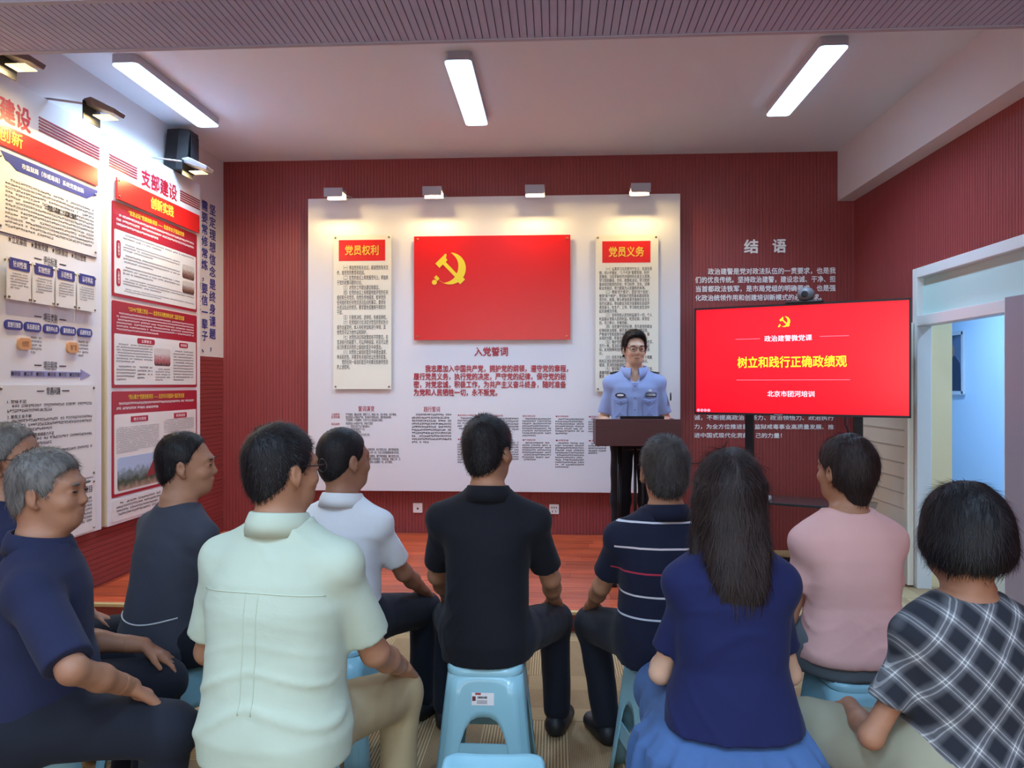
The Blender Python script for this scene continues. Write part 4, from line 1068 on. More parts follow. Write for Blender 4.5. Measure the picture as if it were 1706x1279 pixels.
def ik(S, W, l1, l2, hint):
    S, W = V3(S), V3(W); d = W - S; L = min(np.linalg.norm(d), (l1 + l2) * .995); u = unit(d); W = S + u * L
    a = (l1 * l1 - l2 * l2 + L * L) / (2 * L); hgt = math.sqrt(max(l1 * l1 - a * a, 0)); h = V3(hint) - u * (V3(hint) @ u)
    return S + u * a + unit(h) * hgt, W
def swirl(seed, n=5, f=30, stretch=(1, 1, 1)):
    r = np.random.default_rng(seed); K = r.normal(size=(n, 3)); K /= np.linalg.norm(K, axis=1)[:, None]; K *= f * r.uniform(.6, 1.5, (n, 1)) * np.array(stretch); ph = r.uniform(0, 6.28, n)
    return lambda p: np.sin(p @ K.T.astype(f32) + ph.astype(f32)).mean(1)
def folds(seat, amp, seed, top=.60, f=42, belt=.16):
    """soft creases: strongest round the waist, fading up the back; a few fine pulls below the arms"""
    s1 = swirl(seed, 4, 9); s2 = swirl(seed + 1, 4, 16, (1, 1, .5)); s3 = swirl(seed + 2, 5, 34, (.7, .7, 1.3))
    def fn(p):
        z = p[:, 2] - seat
        w1 = np.exp(-((z - belt) / .12) ** 2) + .35 * np.exp(-((z - .36) / .10) ** 2); n1 = s1(p)
        ph = f * .8 * z + 7 * n1 + 9 * np.abs(p[:, 0]); rd = np.exp(-(np.sin(ph) / .38) ** 2) * np.clip(.25 + 1.6 * s2(p), 0, 1)
        dg = np.exp(-(np.sin(21 * (z * .8 + p[:, 0] * 1.1) + 5 * s2(p)) / .3) ** 2) * np.clip(1.8 * n1, 0, 1)
        return amp * (w1 * rd * .9 + .5 * dg + .55 * n1 + .35 * s3(p))
    return fn
# ---- skin, hair and cloth materials
def skin(name, rgb): return mat(name, rgb, .5, spec=.35, noise=(14, .10, 3, ONE), bump=(120, .08, ONE))
def cloth(name, rgb, rough=.85, sheen=.05, b=.25, var=.07): return mat(name, rgb, rough, spec=.25, sheen=sheen, noise=(5, var, 4, ONE), bump=(7, b, (1, 1, 1.5)), bdist=.012, bdistort=.5)
def hair_mat(name, rgb, var=.35): return mat(name, rgb, .5, spec=.3, noise=(60, var, 3, (1, 1, .25)), bump=(220, .5, (1, 1, .12)))
SK_A = skin('skin_tan', (164, 116, 90)); SK_B = skin('skin_warm', (172, 124, 96)); SK_C = skin('skin_fair', (206, 164, 138)); SK_D = skin('skin_brown', (158, 112, 88))
HR_K = hair_mat('hair_black', (26, 23, 25)); HR_B = hair_mat('hair_dark_brown', (42, 31, 30)); HR_G = hair_mat('hair_grey', (108, 104, 100), .4); HR_GD = hair_mat('hair_dark_grey', (62, 58, 56), .45)
M_LENS = mat('glasses_dark', (40, 30, 34), .3)
# ---- heads, in their own frame: x right, y forward, z up, origin between the ears
def head_prims(s, face, T):
    """T maps head-frame points to the person's frame: returns prims"""
    def t(p): return T(V3(p) * s)
    R = T.R
    e = lambda c, r: el(t(c), V3(r) * s, R)
    pr = [(e((0, -.016, .034), (.076, .096, .088)), 0), (e((0, .028, -.025), (.062, .068, .088)), .03), (e((0, .048, -.085), (.040, .042, .034)), .03),
          (e((0, -.045, -.03), (.060, .055, .06)), .03)]
    pr += [(e((0, .076, .026), (.046, .019, .011)), .022), (rc(t((0, .088, .008)), t((0, .1035, -.026)), .0075 * s, .0105 * s), .012)]
    for q in (-1, 1):
        pr += [(e((q * .036, .066, -.030), (.022, .022, .018)), .02), (rc(t((q * .009, .097, -.031)), t((q * .011, .095, -.031)), .007 * s), .006)]
        pr += [(e((q * .032, .104, .003), (.020, .013, .010)), .012, 'cut'), (e((q * .031, .083, .002), (.015, .011, .008)), .006)]
        Re = R @ rotz(-q * .38) @ rotx(.12)
        pr += [(el(t((q * .080, -.010, -.006)), V3(.010, .019, .032) * s, Re), .006), (rc(t((q * .077, -.002, -.034)), t((q * .076, .002, -.038)), .008 * s), .006),
               (el(t((q * .090, -.004, -.006)), V3(.006, .010, .017) * s, Re), .005, 'cut')]
    pr += [(e((0, .090, -.056), (.025, .011, .0055)), .006), (e((0, .089, -.066), (.021, .010, .006)), .004), (e((0, .104, -.0610), (.026, .010, .0022)), .003, 'cut')]
    return pr
class HeadT:
    def __init__(s, c, yaw, pitch=0, roll=0): s.c = V3(c); s.R = rotz(yaw) @ rotx(pitch) @ np.array([[math.cos(roll), 0, math.sin(roll)], [0, 1, 0], [-math.sin(roll), 0, math.cos(roll)]])
    def __call__(s, p): return s.R @ p + s.c
    def local(s, P): return (P - s.c.astype(f32)) @ s.R.astype(f32)
def hair_fn(style, s, T):
    def fn(P):
        q = T.local(P) / s; x, y, z = q[:, 0], q[:, 1], q[:, 2]
        def E(c, r): return ev(q, el(c, r))
        base = smin(E((0, -.018, .036), (.080, .100, .094)), E((0, -.05, -.028), (.064, .056, .064)), .03)
        if style in ('short', 'crop', 'thick', 'receding', 'parted'):
            d = base - {'short': .006, 'crop': .0025, 'thick': .013, 'receding': .005, 'parted': .009}[style]
            if style in ('thick', 'parted'): d = smin(d, E((0, .012, .085), (.066, .082, .050)), .03)
            nape = {'short': -.088, 'crop': -.084, 'thick': -.084, 'receding': -.088, 'parted': -.066}[style]
            cut = (nape + (y + .085) * 1.02) - z                       # rising line from nape over the ear
            cut = np.maximum(cut, np.where((np.abs(x) > .052) & (y > -.03), .0 + .012 - z - 0 * y, -1.0)) if style != 'crop' else cut
            side = np.where((y > .012) & (y < .046) & (np.abs(x) > .04), -.012 - z, 9.0)   # sideburn in front of the ear
            cut = np.minimum(cut, side)
            front = (y - {'short': .078, 'crop': .074, 'thick': .090, 'receding': .052, 'parted': .088}[style]) * .8 - (z - .075) * .45
            return smax(smax(d, cut, .008), front, .012)
        if style == 'bob':
            d = smin(E((0, -.014, .030), (.094, .110, .104)), E((0, -.020, -.028), (.104, .102, .075)), .04)
            d = smax(d, -.082 - z + .10 * np.abs(x), .02)
            face = E((0, .105, -.045), (.072, .085, .105)); d = smax(d, -face, .015)
            neck = E((0, .02, -.08), (.058, .075, .05)); return smax(d, -neck, .01)
        if style == 'pixie':
            d = smin(E((0, -.016, .032), (.089, .106, .100)), E((0, -.042, -.02), (.080, .070, .072)), .03)
            d = smin(d, E((0, -.062, -.085), (.045, .028, .045)), .03)
            cut = np.where(y > .0, -.025 - z + (y) * 1.1, -1.0); d = smax(d, cut, .01)
            face = E((0, .108, -.03), (.062, .075, .085)); return smax(d, -face, .012)
        if style == 'long':
            d = smin(E((0, -.014, .030), (.090, .106, .100)), ev(q, loft([(-.295, .020, .014, -.115, .012), (-.27, .052, .020, -.118, .008), (-.22, .078, .026, -.118, .004), (-.14, .090, .036, -.098, .002), (-.05, .096, .075, -.05, 0), (.03, .090, .09, -.02, 0)])), .03)
            for sx in (-1, 1): d = smin(d, ev(q, rc((sx * .078, .005, -.02), (sx * .098, -.045, -.19), .026, .013)), .02)
            face = E((0, .105, -.045), (.066, .08, .10)); return smax(d, -face, .015)
    return fn
def strands(name, hv, hf, T, s, style, m, parent, n, seed):
    """single hairs lying on the hair surface, three-sided and tapering"""
    r = np.random.default_rng(seed); a, b, c, d = (hv[hf[:, i]] for i in range(4))
    nr = np.cross(c - a, d - b); ar = np.linalg.norm(nr, axis=1) + 1e-12; nr = nr / ar[:, None]
    k = r.choice(len(hf), n, p=ar / ar.sum()); u, w_ = r.random((n, 1)), r.random((n, 1))
    p = (a[k] * (1 - u) + b[k] * u) * (1 - w_) + (d[k] * (1 - u) + c[k] * u) * w_; nn = nr[k]
    q = (p - T.c) @ T.R
    if style in ('bob', 'long', 'pixie'):
        g = np.stack([np.sign(q[:, 0]) * .35 * (q[:, 2] > .05), -.35 * (q[:, 2] > .04) * np.ones(n), -np.ones(n)], 1) @ T.R.T; ln = {'bob': .035, 'long': .05, 'pixie': .028}[style]; lift = .06
    else:
        cr = q - np.array([0, -.075, .10]); g = cr / np.linalg.norm(cr, axis=1)[:, None]; g[:, 2] -= .35; g = g @ T.R.T; ln = {'thick': .022, 'parted': .022, 'short': .018, 'crop': .007, 'receding': .016}[style]; lift = .5
    g = g - nn * np.einsum('ij,ij->i', g, nn)[:, None]; g /= np.linalg.norm(g, axis=1)[:, None] + 1e-9
    g = g + r.normal(size=(n, 3)) * .18; g /= np.linalg.norm(g, axis=1)[:, None]
    L = (ln * r.uniform(.6, 1.25, n))[:, None] * s; side = np.cross(g, nn); side /= np.linalg.norm(side, axis=1)[:, None] + 1e-9
    w0 = .0007 * s
    p0 = p - nn * .002; p1 = p + g * L * .55 + nn * L * lift * .5; p2 = p + g * L + nn * L * lift * .55
    V = np.stack([p0 - side * w0, p0 + side * w0, p1 - side * w0 * .8, p1 + side * w0 * .8, p2 - side * w0 * .15, p2 + side * w0 * .15], 1).reshape(-1, 3)
    b0 = np.arange(n)[:, None] * 6; Fq = np.concatenate([b0 + np.array([0, 1, 3, 2]), b0 + np.array([2, 3, 5, 4])])
    o = mesh_obj(name, [(V, Fq)], m, parent); o['kind'] = 'stuff'; return o
def hand_prims(W, fwd, up, side, s=1.0, curl=.35, spread=.20, thumb_in=False):
    """palm and five fingers from the wrist W; fwd: wrist to knuckles; up: back of the hand; side: +1 if the thumb lies to the right of fwd seen from above"""
    fwd = unit(fwd); up = unit(V3(up) - fwd * (V3(up) @ fwd)); rt = np.cross(fwd, up) * side
    W = V3(W); P = []; kn = W + fwd * .088 * s
    for o_ in (-.030, -.010, .010, .030): P.append((rc(W + rt * o_ * .72 * s + fwd * .008, kn + rt * o_ * s - up * .001, .0135 * s, .0125 * s), .012))
    P.append((el(W + fwd * .05 * s + rt * .012 * s - up * .004, V3(.030, .030, .014) * s), .012))
    F = []
    for i, (o_, L) in enumerate(((.031, .072), (.010, .080), (-.011, .074), (-.030, .058))):
        p = kn + rt * o_ * s; a = curl * .45; d0 = unit(fwd + rt * o_ / .03 * spread)
        for j, (fr, r0, r1) in enumerate(((.46, .0090, .0082), (.30, .0082, .0074), (.26, .0074, .0062))):
            d = d0 * math.cos(a) - up * math.sin(a); e = p + d * L * fr * s; F.append((rc(p, e, r0 * s, r1 * s), .003)); p = e; a += curl
    p = W + fwd * .026 * s + rt * .026 * s - up * .004; a = unit(fwd * .72 + rt * (.75 if not thumb_in else .5) - up * .15)
    e = p + a * .045 * s; F.append((rc(p, e, .0135 * s, .0108 * s), .006)); a2 = unit(fwd * .95 + rt * .3 - up * .3); F.append((rc(e, e + a2 * .034 * s, .0105 * s, .0080 * s), .004))
    return P, F
def collar_mesh(c, rx, ry, h, tilt, flare=.016, drop=.018, n=36, gap=0, points=0):
    """stand and fall of a shirt collar round the neck; gap: half angle left open in front"""
    rows = []; A = [math.pi / 2 + gap + (2 * math.pi - 2 * gap) * k / n for k in range(n + (1 if gap else 0))]
    mb = MB(); prof = [(-.004, -.012, 0), (0, h * .5, 0), (.001, h, 0), (.006, h + .003, 0), (.010, h, 0), (.010 + flare * .6, h * .45, .4), (.010 + flare, -drop, 1), (.006 + flare, -drop + .001, 1)]
    for a in A:
        fr = max(0, math.cos(a - math.pi / 2)); low = points * fr ** 6
        rows.append([(c[0] + (rx + dr) * math.cos(a), c[1] + (ry + dr) * math.sin(a) + (low * .25 * q), c[2] + dz - math.sin(a) * tilt - low * q) for dr, dz, q in prof])
    m_ = len(prof); v = [p for r_ in rows for p in r_]; f = []
    R_ = len(rows)
    for i in range(R_ if not gap else R_ - 1):
        j = (i + 1) % R_
        for k in range(m_ - 1): f.append((i * m_ + k, j * m_ + k, j * m_ + k + 1, i * m_ + k + 1))
    return mb.add(v, f)
def glasses(parent, T, s, m=None):
    mb = MB(); t = lambda p: Vector(T(V3(p) * s))
    for q in (-1, 1):
        mb.tube([t((q * .034 + .026 * math.cos(k * math.pi / 8), .106 - .10 * abs(.026 * math.cos(k * math.pi / 8) + q * .034) * .35, .006 + .019 * math.sin(k * math.pi / 8))) for k in range(17)], .0016 * s, 5)
        mb.tube([t((q * .061, .098, .012)), t((q * .080, .06, .012)), t((q * .083, -.002, .014)), t((q * .083, -.02, -.006))], .0018 * s, 5)
    mb.tube([t((-.010, .112, .012)), t((.010, .112, .012))], .0015 * s, 5)
    return mb.build('glasses', m or M_LENS, parent, world=False, smooth=True)

def person(pos, yaw, label, sk, hair, hairm, shirt_m, pants_m, seat=.46, sz=1.0, wide=1.0, deep=1.0, belly=.0, lean=.04, sway=0.0, hyaw=0, hpitch=0, hroll=0, hs=1.0, neck=0.0, head_off=(0, 0, 0),
           sleeve=.62, sl_r=(.070, .080), hem=.02, wrists=None, elbows=None, knees=None, feet=None, collar=None, fold=.006, seed=1, skirt=None, arm=1.0, thigh_r=(.094, .074), shin_r=(.066, .056),
           shoe_m=None, glass=False, voxel=.009, hand_vox=.0055, hcurl=.35, stand=False, female=False, strand_n=3500, sleeve_m=None, slope=0.0, hand_up=None, tw=1.0, eyes=False, vneck=False):
    root = empty('person', (pos[0], pos[1], 0 if not stand else SZ + .004), yaw, label, 'person', None)
    S = seat; k = sz; r = wide
    # ---- torso outline, heights above the seat
    if female: R0 = [(.0, .180, .130, 0), (.08, .188, .138, 0), (.17, .165, .118, .0), (.25, .148, .105, 0), (.34, .158, .108, 0), (.42, .172, .108, 0), (.49, .160, .094, 0), (.535, .125, .078, 0), (.575, .066, .058, 0)]
    else: R0 = [(.0, .176, .134, 0), (.08, .184, .142, 0), (.18, .166, .126, .0), (.30, .164, .122, 0), (.40, .174, .124, 0), (.47, .176, .114, 0), (.53, .148, .092, 0), (.575, .095, .072, 0), (.61, .066, .060, 0)]
    R0 = [(z_, a_ * (tw if z_ < .45 * (1 if not female else .9) else 1), b_, y_) for z_, a_, b_, y_ in R0]
    top = R0[-1][0] * k
    def bend(z): t = z / top; return lean * t * t * (3 - 2 * t) if t < 1 else lean
    def rows(g, z0=0.0, gz=0.0):
        out = []
        zs = [q[0] * k for q in R0]
        for z, (q0, a, b, y) in zip(zs, R0):
            bl_ = belly * math.exp(-((z - .16) / .12) ** 2)
            out.append((S + z + gz * (z / top), a * r * k + g + bl_ * .5, b * deep * k + g + bl_ * .6, bend(z) + bl_ * .55, sway * z / top))
        if z0 > 0:
            a = np.array(out); zc = S + z0; i0 = [np.interp(zc, a[:, 0], a[:, j]) for j in range(5)]; out = [tuple(i0)] + [q for q in out if q[0] > zc + .004]
        return out
    shz = S + (.50 if not female else .475) * k - slope; shx = (.184 if not female else .156) * r * k
    yS = bend(shz - S); xS = sway * .85
    Sh = {q: V3(q * shx + xS, yS + .0, shz) for q in (-1, 1)}
    hipz = S + .075; Hp = {q: V3(q * .092 * r, .03, hipz) for q in (-1, 1)}
    l1, l2 = .295 * k * arm, .255 * k * arm; KN, FT, WR, EB = {}, {}, {}, {}
    for q in (-1, 1):
        if stand:
            KN[q] = V3(q * .10, .01, .48); FT[q] = V3(q * .11, -.02, .085)
        else:
            KN[q] = V3((knees or {}).get(q, (q * .20, .42, S + .02))); FT[q] = V3((feet or {}).get(q, (KN[q][0] * 1.05, KN[q][1] - .04, .085)))
        W = V3((wrists or {}).get(q, KN[q] + V3(-q * .005, -.10, .095)))
        EB[q], WR[q] = ik(Sh[q], W, l1, l2, (elbows or {}).get(q, (q * .28, -.8, -.4)))
    # ---- head and neck
    hc = V3(sway + head_off[0], lean + .015 + head_off[1], S + top + (.135 + neck) * (1 if not female else .97) * hs + head_off[2]); T = HeadT(hc, hyaw, hpitch, hroll)
    nb_ = V3(sway, lean - .012, S + top - .055)
    ninr = (.056 if not female else .047)
    g = [(.02, head_prims(hs, 1, T), []), (.03, [(rc(nb_, T(V3(0, -.022, -.05) * hs), ninr * 1.06, ninr * .95), 0), (loft(rows(-.014)), .05)], [])]
    hid = []
    for q in (-1, 1):
        g.append((.02, [(rc(Sh[q] - V3(q * .03, 0, .03), EB[q], .034 * k * (.85 if female else 1), .038 * k * (.85 if female else 1)), 0), (rc(EB[q], EB[q] * .55 + WR[q] * .45, .037 * k * (.85 if female else 1), .035 * k * (.85 if female else 1)), .015), (rc(EB[q] * .55 + WR[q] * .45, WR[q], .035 * k * (.85 if female else 1), .0265 * k), .02)], []))
    allp = np.array([hc + (0, 0, .15), hc - (0, 0, .1)] + [hc + V3(a, b, 0) for a in (-.14, .14) for b in (-.14, .14)] + list(Sh.values()) + list(EB.values()) + list(WR.values()) + [V3(-.19 * r, -.15 * deep, S), V3(.19 * r, .2, S + .1)])
    lo_, hi_ = allp.min(0) - .07, allp.max(0) + .07
    bparts = [surface(union(g), lo_, hi_, max(.006, voxel * .72))]
    for q in (-1, 1):          # hands, finer
        fw = WR[q] - EB[q]; fw = unit(unit(fw) * .55 + unit(KN[q] - WR[q] + V3(0, .06, -.02)) * .9) if not stand else unit(fw)
        up = V3(0, .25, 1) if hand_up is None else V3(hand_up)
        Pm, Fm = hand_prims(WR[q], fw, up, -q, .98 * k * (.9 if female else 1), hcurl)
        gg = [(0, [(rc(WR[q] - unit(WR[q] - EB[q]) * .05, WR[q], .031 * k * (.85 if female else 1), .0255 * k), 0)] + [(a, b) for a, b in Pm], []), (.006, Fm, [])]
        c_ = WR[q] + fw * .08
        bparts.append(surface(union(gg), c_ - .16, c_ + .16, hand_vox))
    body = mesh_obj('body', bparts, sk, root)
    # ---- trousers or skirt
    pg = [(.03, [(el((0, .0, S + .085), (.172 * r, .132 * deep, .11)), 0), (loft(rows(.002)[:4]), .03)], [('pl', V3(0, 0, S + .002), V3(0, 0, -1))])]
    for q in (-1, 1):
        if stand: pg.append((.03, [(rc(Hp[q], KN[q], .088, .072), 0), (rc(KN[q], FT[q] - V3(0, 0, .03), .072, .066), .03)], [('pl', V3(0, 0, .035), V3(0, 0, -1))]))
        else:
            pg.append((.05, [(rc(Hp[q], KN[q] - V3(0, 0, .012), *thigh_r), 0)], [('pl', V3(0, 0, S - .004), V3(0, 0, -1))] if KN[q][2] > S + .03 else []))
            pg.append((.03, [(rc(KN[q] - V3(0, .0, .012), FT[q] + V3(0, -.005, .02), *shin_r), 0)], [('pl', V3(0, 0, FT[q][2] - .035), V3(0, 0, -1))]))
    pts = np.array(list(KN.values()) + list(FT.values()) + [V3(-.26 * r, -.22, S), V3(.26 * r, .2, S + .22)])
    s2 = swirl(seed + 20, 5, 22); s3 = swirl(seed + 21, 4, 55)
    if skirt is None:
        mesh_obj('trousers', [surface(union(pg), pts.min(0) - .12, pts.max(0) + .12, voxel * 1.15, lambda p: .0035 * s2(p) + .0016 * s3(p))], pants_m, root)
    else: skirt(root, pg, pts, KN, S, voxel)
    # ---- shoes
    for q in (-1, 1):
        F = FT[q]; fd = unit(V3(q * .25, 1, 0)); b0 = V3(F[0], F[1], 0); gz = .038 if not stand else .036
        sg = [(0, [(rc(b0 + (0, 0, gz) - fd * .03, b0 + fd * .13 + (0, 0, gz - .004), .040, .038), 0), (rc(b0 + (0, 0, .055) - fd * .02, b0 + fd * .05 + (0, 0, .05), .038, .034), .03)], [('pl', V3(0, 0, .008), V3(0, 0, -1))])]
        sh_ = mesh_obj('shoe', [surface(union(sg), b0 + V3(-.22, -.22, -.01), b0 + V3(.22, .22, .13), .008)], shoe_m or M_SHOE, root)
    # ---- shirt
    zt = S + top - .03
    tg = [(.03, [(loft(rows(.014, hem, gz=-.012)), 0)] + [(rc(V3(q * .07 * r + sway * .95, yS, S + top - .068), Sh[q] + V3(0, 0, -.006), .052, .062 * k), .05) for q in (-1, 1)], [('pl', V3(0, 0, S + hem), V3(0, 0, -1))])]
    if vneck: tg[0][1].append((el((0, lean + .085, S + top - .035), (.040, .075, .075)), .006, 'cut'))
    for q in (-1, 1):
        u = unit(EB[q] - Sh[q]); e = Sh[q] + u * l1 * sleeve
        tg.append((.022, [(rc(Sh[q] - V3(q * .022, 0, .02), e + u * .05, sl_r[0] * k, sl_r[1] * k), 0)], [('pl', e, u)]))
    fo = folds(S, fold, seed * 13 + 5)
    pts = np.array(list(Sh.values()) + list(EB.values()) + [V3(-.22 * r, -.2 * deep - belly, S), V3(.22 * r, .2 * deep + belly + lean, S + top + .03)])
    mesh_obj('shirt', [surface(union(tg), pts.min(0) - .09, pts.max(0) + .09, voxel, fo)], shirt_m, root)
    cc = (sway, lean - .008, S + top - .028)
    cg = .016 if vneck else 0
    if collar: collar_mesh(cc, ninr + .012 + cg, ninr + .014 + cg, *collar[:2], **(collar[2] if len(collar) > 2 else {})).build('collar', sleeve_m or shirt_m, root, smooth=True, world=False)
    # ---- hair
    if hair:
        sx = swirl(seed + 60, 6, 70, (1, 1, .5)); sy = swirl(seed + 61, 5, 160, (1, 1, .3))
        amp = {'short': .003, 'crop': .0012, 'thick': .005, 'receding': .003, 'parted': .004, 'bob': .003, 'pixie': .004, 'long': .005}[hair]
        low = .44 if hair == 'long' else .18
        hv, hf = surface(hair_fn(hair, hs, T), hc - V3(.19, .23, low), hc + V3(.19, .19, .19), .0055, lambda p: amp * (sx(p) + .6 * sy(p)))
        ho = mesh_obj('hair', [(hv, hf)], hairm, root)
        strands('loose_hair', hv, hf, T, hs, hair, hairm, ho, strand_n, seed)
    if glass: glasses(root, T, hs)
    if eyes:
        for q in (-1, 1):
            for nm, c0, r0, mm in (('eye', (q * .031, .0905, .0025), (.0125, .006, .0036), M_EYE), ('eyebrow', (q * .033, .0945, .025), (.018, .007, .0042), hairm)):
                c1 = T(V3(c0) * hs); mesh_obj(nm, [surface(union([(0, [(el(c1, V3(r0) * hs, T.R), 0)], [])]), c1 - .03, c1 + .03, .0022)], mm, root)
    return root, T, dict(Sh=Sh, EB=EB, WR=WR, KN=KN, S=S, top=top, lean=lean, rows=rows)
M_EYE = mat('eye_dark', (34, 24, 22), .2)
from mathutils.bvhtree import BVHTree
def part_of(root, name): return [o for o in root.children if o.name.split('.')[0] == name][0]
def on_cloth(o):
    me = o.data; v = np.zeros(len(me.vertices) * 3, f32); me.vertices.foreach_get('co', v)
    return BVHTree.FromPolygons([tuple(p) for p in v.reshape(-1, 3)], [tuple(p.vertices) for p in me.polygons])
def seam(root, cloth_name, lines, m, rad=.0016, side=(0, 1, 0), name='seam'):
    """stitch lines lying on a garment; lines of (x, z) as seen from behind"""
    b = on_cloth(part_of(root, cloth_name))
    for ln in lines:
        pts = []
        for x, z in ln:
            h = b.ray_cast(Vector((x, -1.0, z)), Vector((0, 1, 0)))
            if h[0] is not None: pts.append(h[0] + Vector((0, -.0006, 0)))
        if len(pts) > 2: MB().tube(pts, rad, 5).build(name, m, root, world=False, smooth=True)
M_SHOE = mat('shoe_black', (28, 28, 32), .5)
# ------------------------------------------------------------------ patterned cloths
def striped_cloth():
    m = cloth('navy_striped_knit', (24, 27, 48)); m = m.copy(); m.name = 'navy_knit_with_stripes'; nt = m.node_tree; N = nt.nodes; L = nt.links; b = N['Principled BSDF']
    tc = N.new('ShaderNodeTexCoord'); sx = N.new('ShaderNodeSeparateXYZ'); L.new(tc.outputs['Object'], sx.inputs[0]); prev = (*lin((24, 27, 48)), 1); out = None
    ax = N.new('ShaderNodeMath'); ax.operation = 'ABSOLUTE'; L.new(sx.outputs['X'], ax.inputs[0])
    inner = N.new('ShaderNodeMath'); inner.operation = 'LESS_THAN'; inner.inputs[1].default_value = .205; L.new(ax.outputs[0], inner.inputs[0])
    for z, c in ((.965, (205, 205, 214)), (.880, (205, 190, 190)), (.795, (176, 50, 70)), (.715, (205, 200, 200)), (.640, (190, 195, 205))):
        d = N.new('ShaderNodeMath'); d.operation = 'COMPARE'; d.inputs[1].default_value = z; d.inputs[2].default_value = .0032; L.new(sx.outputs['Z'], d.inputs[0])
        q = N.new('ShaderNodeMath'); q.operation = 'MULTIPLY'; L.new(d.outputs[0], q.inputs[0]); L.new(inner.outputs[0], q.inputs[1])
        mx = N.new('ShaderNodeMix'); mx.data_type = 'RGBA'; L.new(q.outputs[0], mx.inputs['Factor'])
        if out is None: mx.inputs['A'].default_value = prev
        else: L.new(out, mx.inputs['A'])
        mx.inputs['B'].default_value = (*lin(c), 1); out = mx.outputs['Result']
    L.new(out, b.inputs['Base Color']); return m
def plaid_cloth():
    m = cloth('plaid_base', (40, 42, 50)).copy(); m.name = 'dark_plaid'; nt = m.node_tree; N = nt.nodes; L = nt.links; b = N['Principled BSDF']
    tc = N.new('ShaderNodeTexCoord'); sx = N.new('ShaderNodeSeparateXYZ'); L.new(tc.outputs['Object'], sx.inputs[0])
    def mth(op, a, bb=0.0, c=None):
        n = N.new('ShaderNodeMath'); n.operation = op
        for i, q in enumerate((a, bb, c)):
            if q is None: continue
            if isinstance(q, (int, float)): n.inputs[i].default_value = q
            else: L.new(q, n.inputs[i])
        return n.outputs[0]
    X, Y, Z = sx.outputs; xy = mth('ADD', X, mth('MULTIPLY', Y, .0)); tot = None
    for kx, kz in ((.72, .70), (.78, -.62)):
        t = mth('FRACT', mth('MULTIPLY', mth('ADD', mth('MULTIPLY', xy, kx), mth('MULTIPLY', Z, kz)), 1 / .061))
        band = mth('SMOOTH_MIN', mth('MULTIPLY', mth('SUBTRACT', .26, mth('ABSOLUTE', mth('SUBTRACT', t, .5))), 8), 1, .3)
        band = mth('MAXIMUM', band, 0)
        l1_ = mth('COMPARE', t, .43, .022); l2_ = mth('COMPARE', t, .57, .022)
        s_ = mth('ADD', mth('MULTIPLY', band, .15), mth('MULTIPLY', mth('ADD', l1_, l2_), .22)); tot = s_ if tot is None else mth('ADD', tot, s_)
    cr = N.new('ShaderNodeValToRGB'); e = cr.color_ramp.elements
    e[0].position = 0; e[0].color = (*lin((36, 38, 46)), 1); e[1].position = .75; e[1].color = (*lin((206, 206, 204)), 1)
    q = e.new(.3); q.color = (*lin((112, 112, 116)), 1)
    L.new(tot, cr.inputs[0]); L.new(cr.outputs[0], b.inputs['Base Color']); return m
C_NAVY = cloth('navy_polo', (34, 38, 66)); C_CHAR = cloth('charcoal_tee', (62, 66, 78)); C_GREEN = cloth('pale_green_shirt', (190, 202, 182), b=.28); C_WHITE = cloth('white_polo', (226, 230, 234))
C_BLACK = cloth('black_polo', (22, 23, 31)); C_STRIPE = striped_cloth(); C_BLUEW = cloth('royal_navy_top', (26, 32, 76)); C_PINK = cloth('dusty_pink_top', (224, 176, 170)); C_PLAID = plaid_cloth()
C_TROUSER = cloth('dark_trousers', (28, 31, 42)); C_KHAKI = cloth('khaki_trousers', (172, 154, 118)); C_STONE = cloth('stone_trousers', (150, 146, 124)); C_GREYSK = cloth('slate_skirt', (104, 112, 118)); C_DENIM = cloth('denim_skirt', (72, 102, 150), b=.5, var=.14)
C_POLICE = cloth('sky_blue_uniform', (150, 165, 208)); C_UTROUSER = cloth('uniform_trousers', (22, 22, 30))
def at(px, zc): return onfloor(px, zc)
def deg(a): return math.radians(a)

stool_of = {}
def seatstool(key, px, zc, rz, label): p = at(px, zc); stool_of[key] = stool(p[0], p[1], deg(rz), label); return p

# 1 far left man, only his head and shoulder in the frame
p = seatstool(1, -12, 2.55, -30, 'pale blue plastic stool under the man at the left edge of the frame')
person(p, deg(-48), 'man with grey hair and glasses cut off by the left edge, navy polo', SK_A, 'receding', HR_G, C_NAVY, C_TROUSER, sz=.98, wide=1.0, hyaw=deg(-32), collar=(.034, .012), glass=True, seed=2, eyes=True, sl_r=(.062, .056))
# 2 man in navy polo, side on
p = seatstool(2, 24, 2.10, -40, 'pale blue plastic stool under the man in navy polo, bottom left corner')
person(p, deg(-62), 'grey-haired man in navy polo seated side-on at left with a hand on his knee', SK_A, 'short', HR_G, C_NAVY, C_TROUSER, sz=.93, wide=1.02, deep=1.1, belly=.05, hs=.94, hyaw=deg(-22), lean=.07,
       eyes=True, knees={1: (.20, .39, .51), -1: (-.20, .37, .50)}, wrists={1: (.20, .30, .635), -1: (-.2, .32, .62)}, elbows={1: (.7, .15, -.3)}, sleeve=.92, sl_r=(.070, .064), collar=(.036, .012), seed=3, hand_vox=.0045, thigh_r=(.105, .082), voxel=.008)
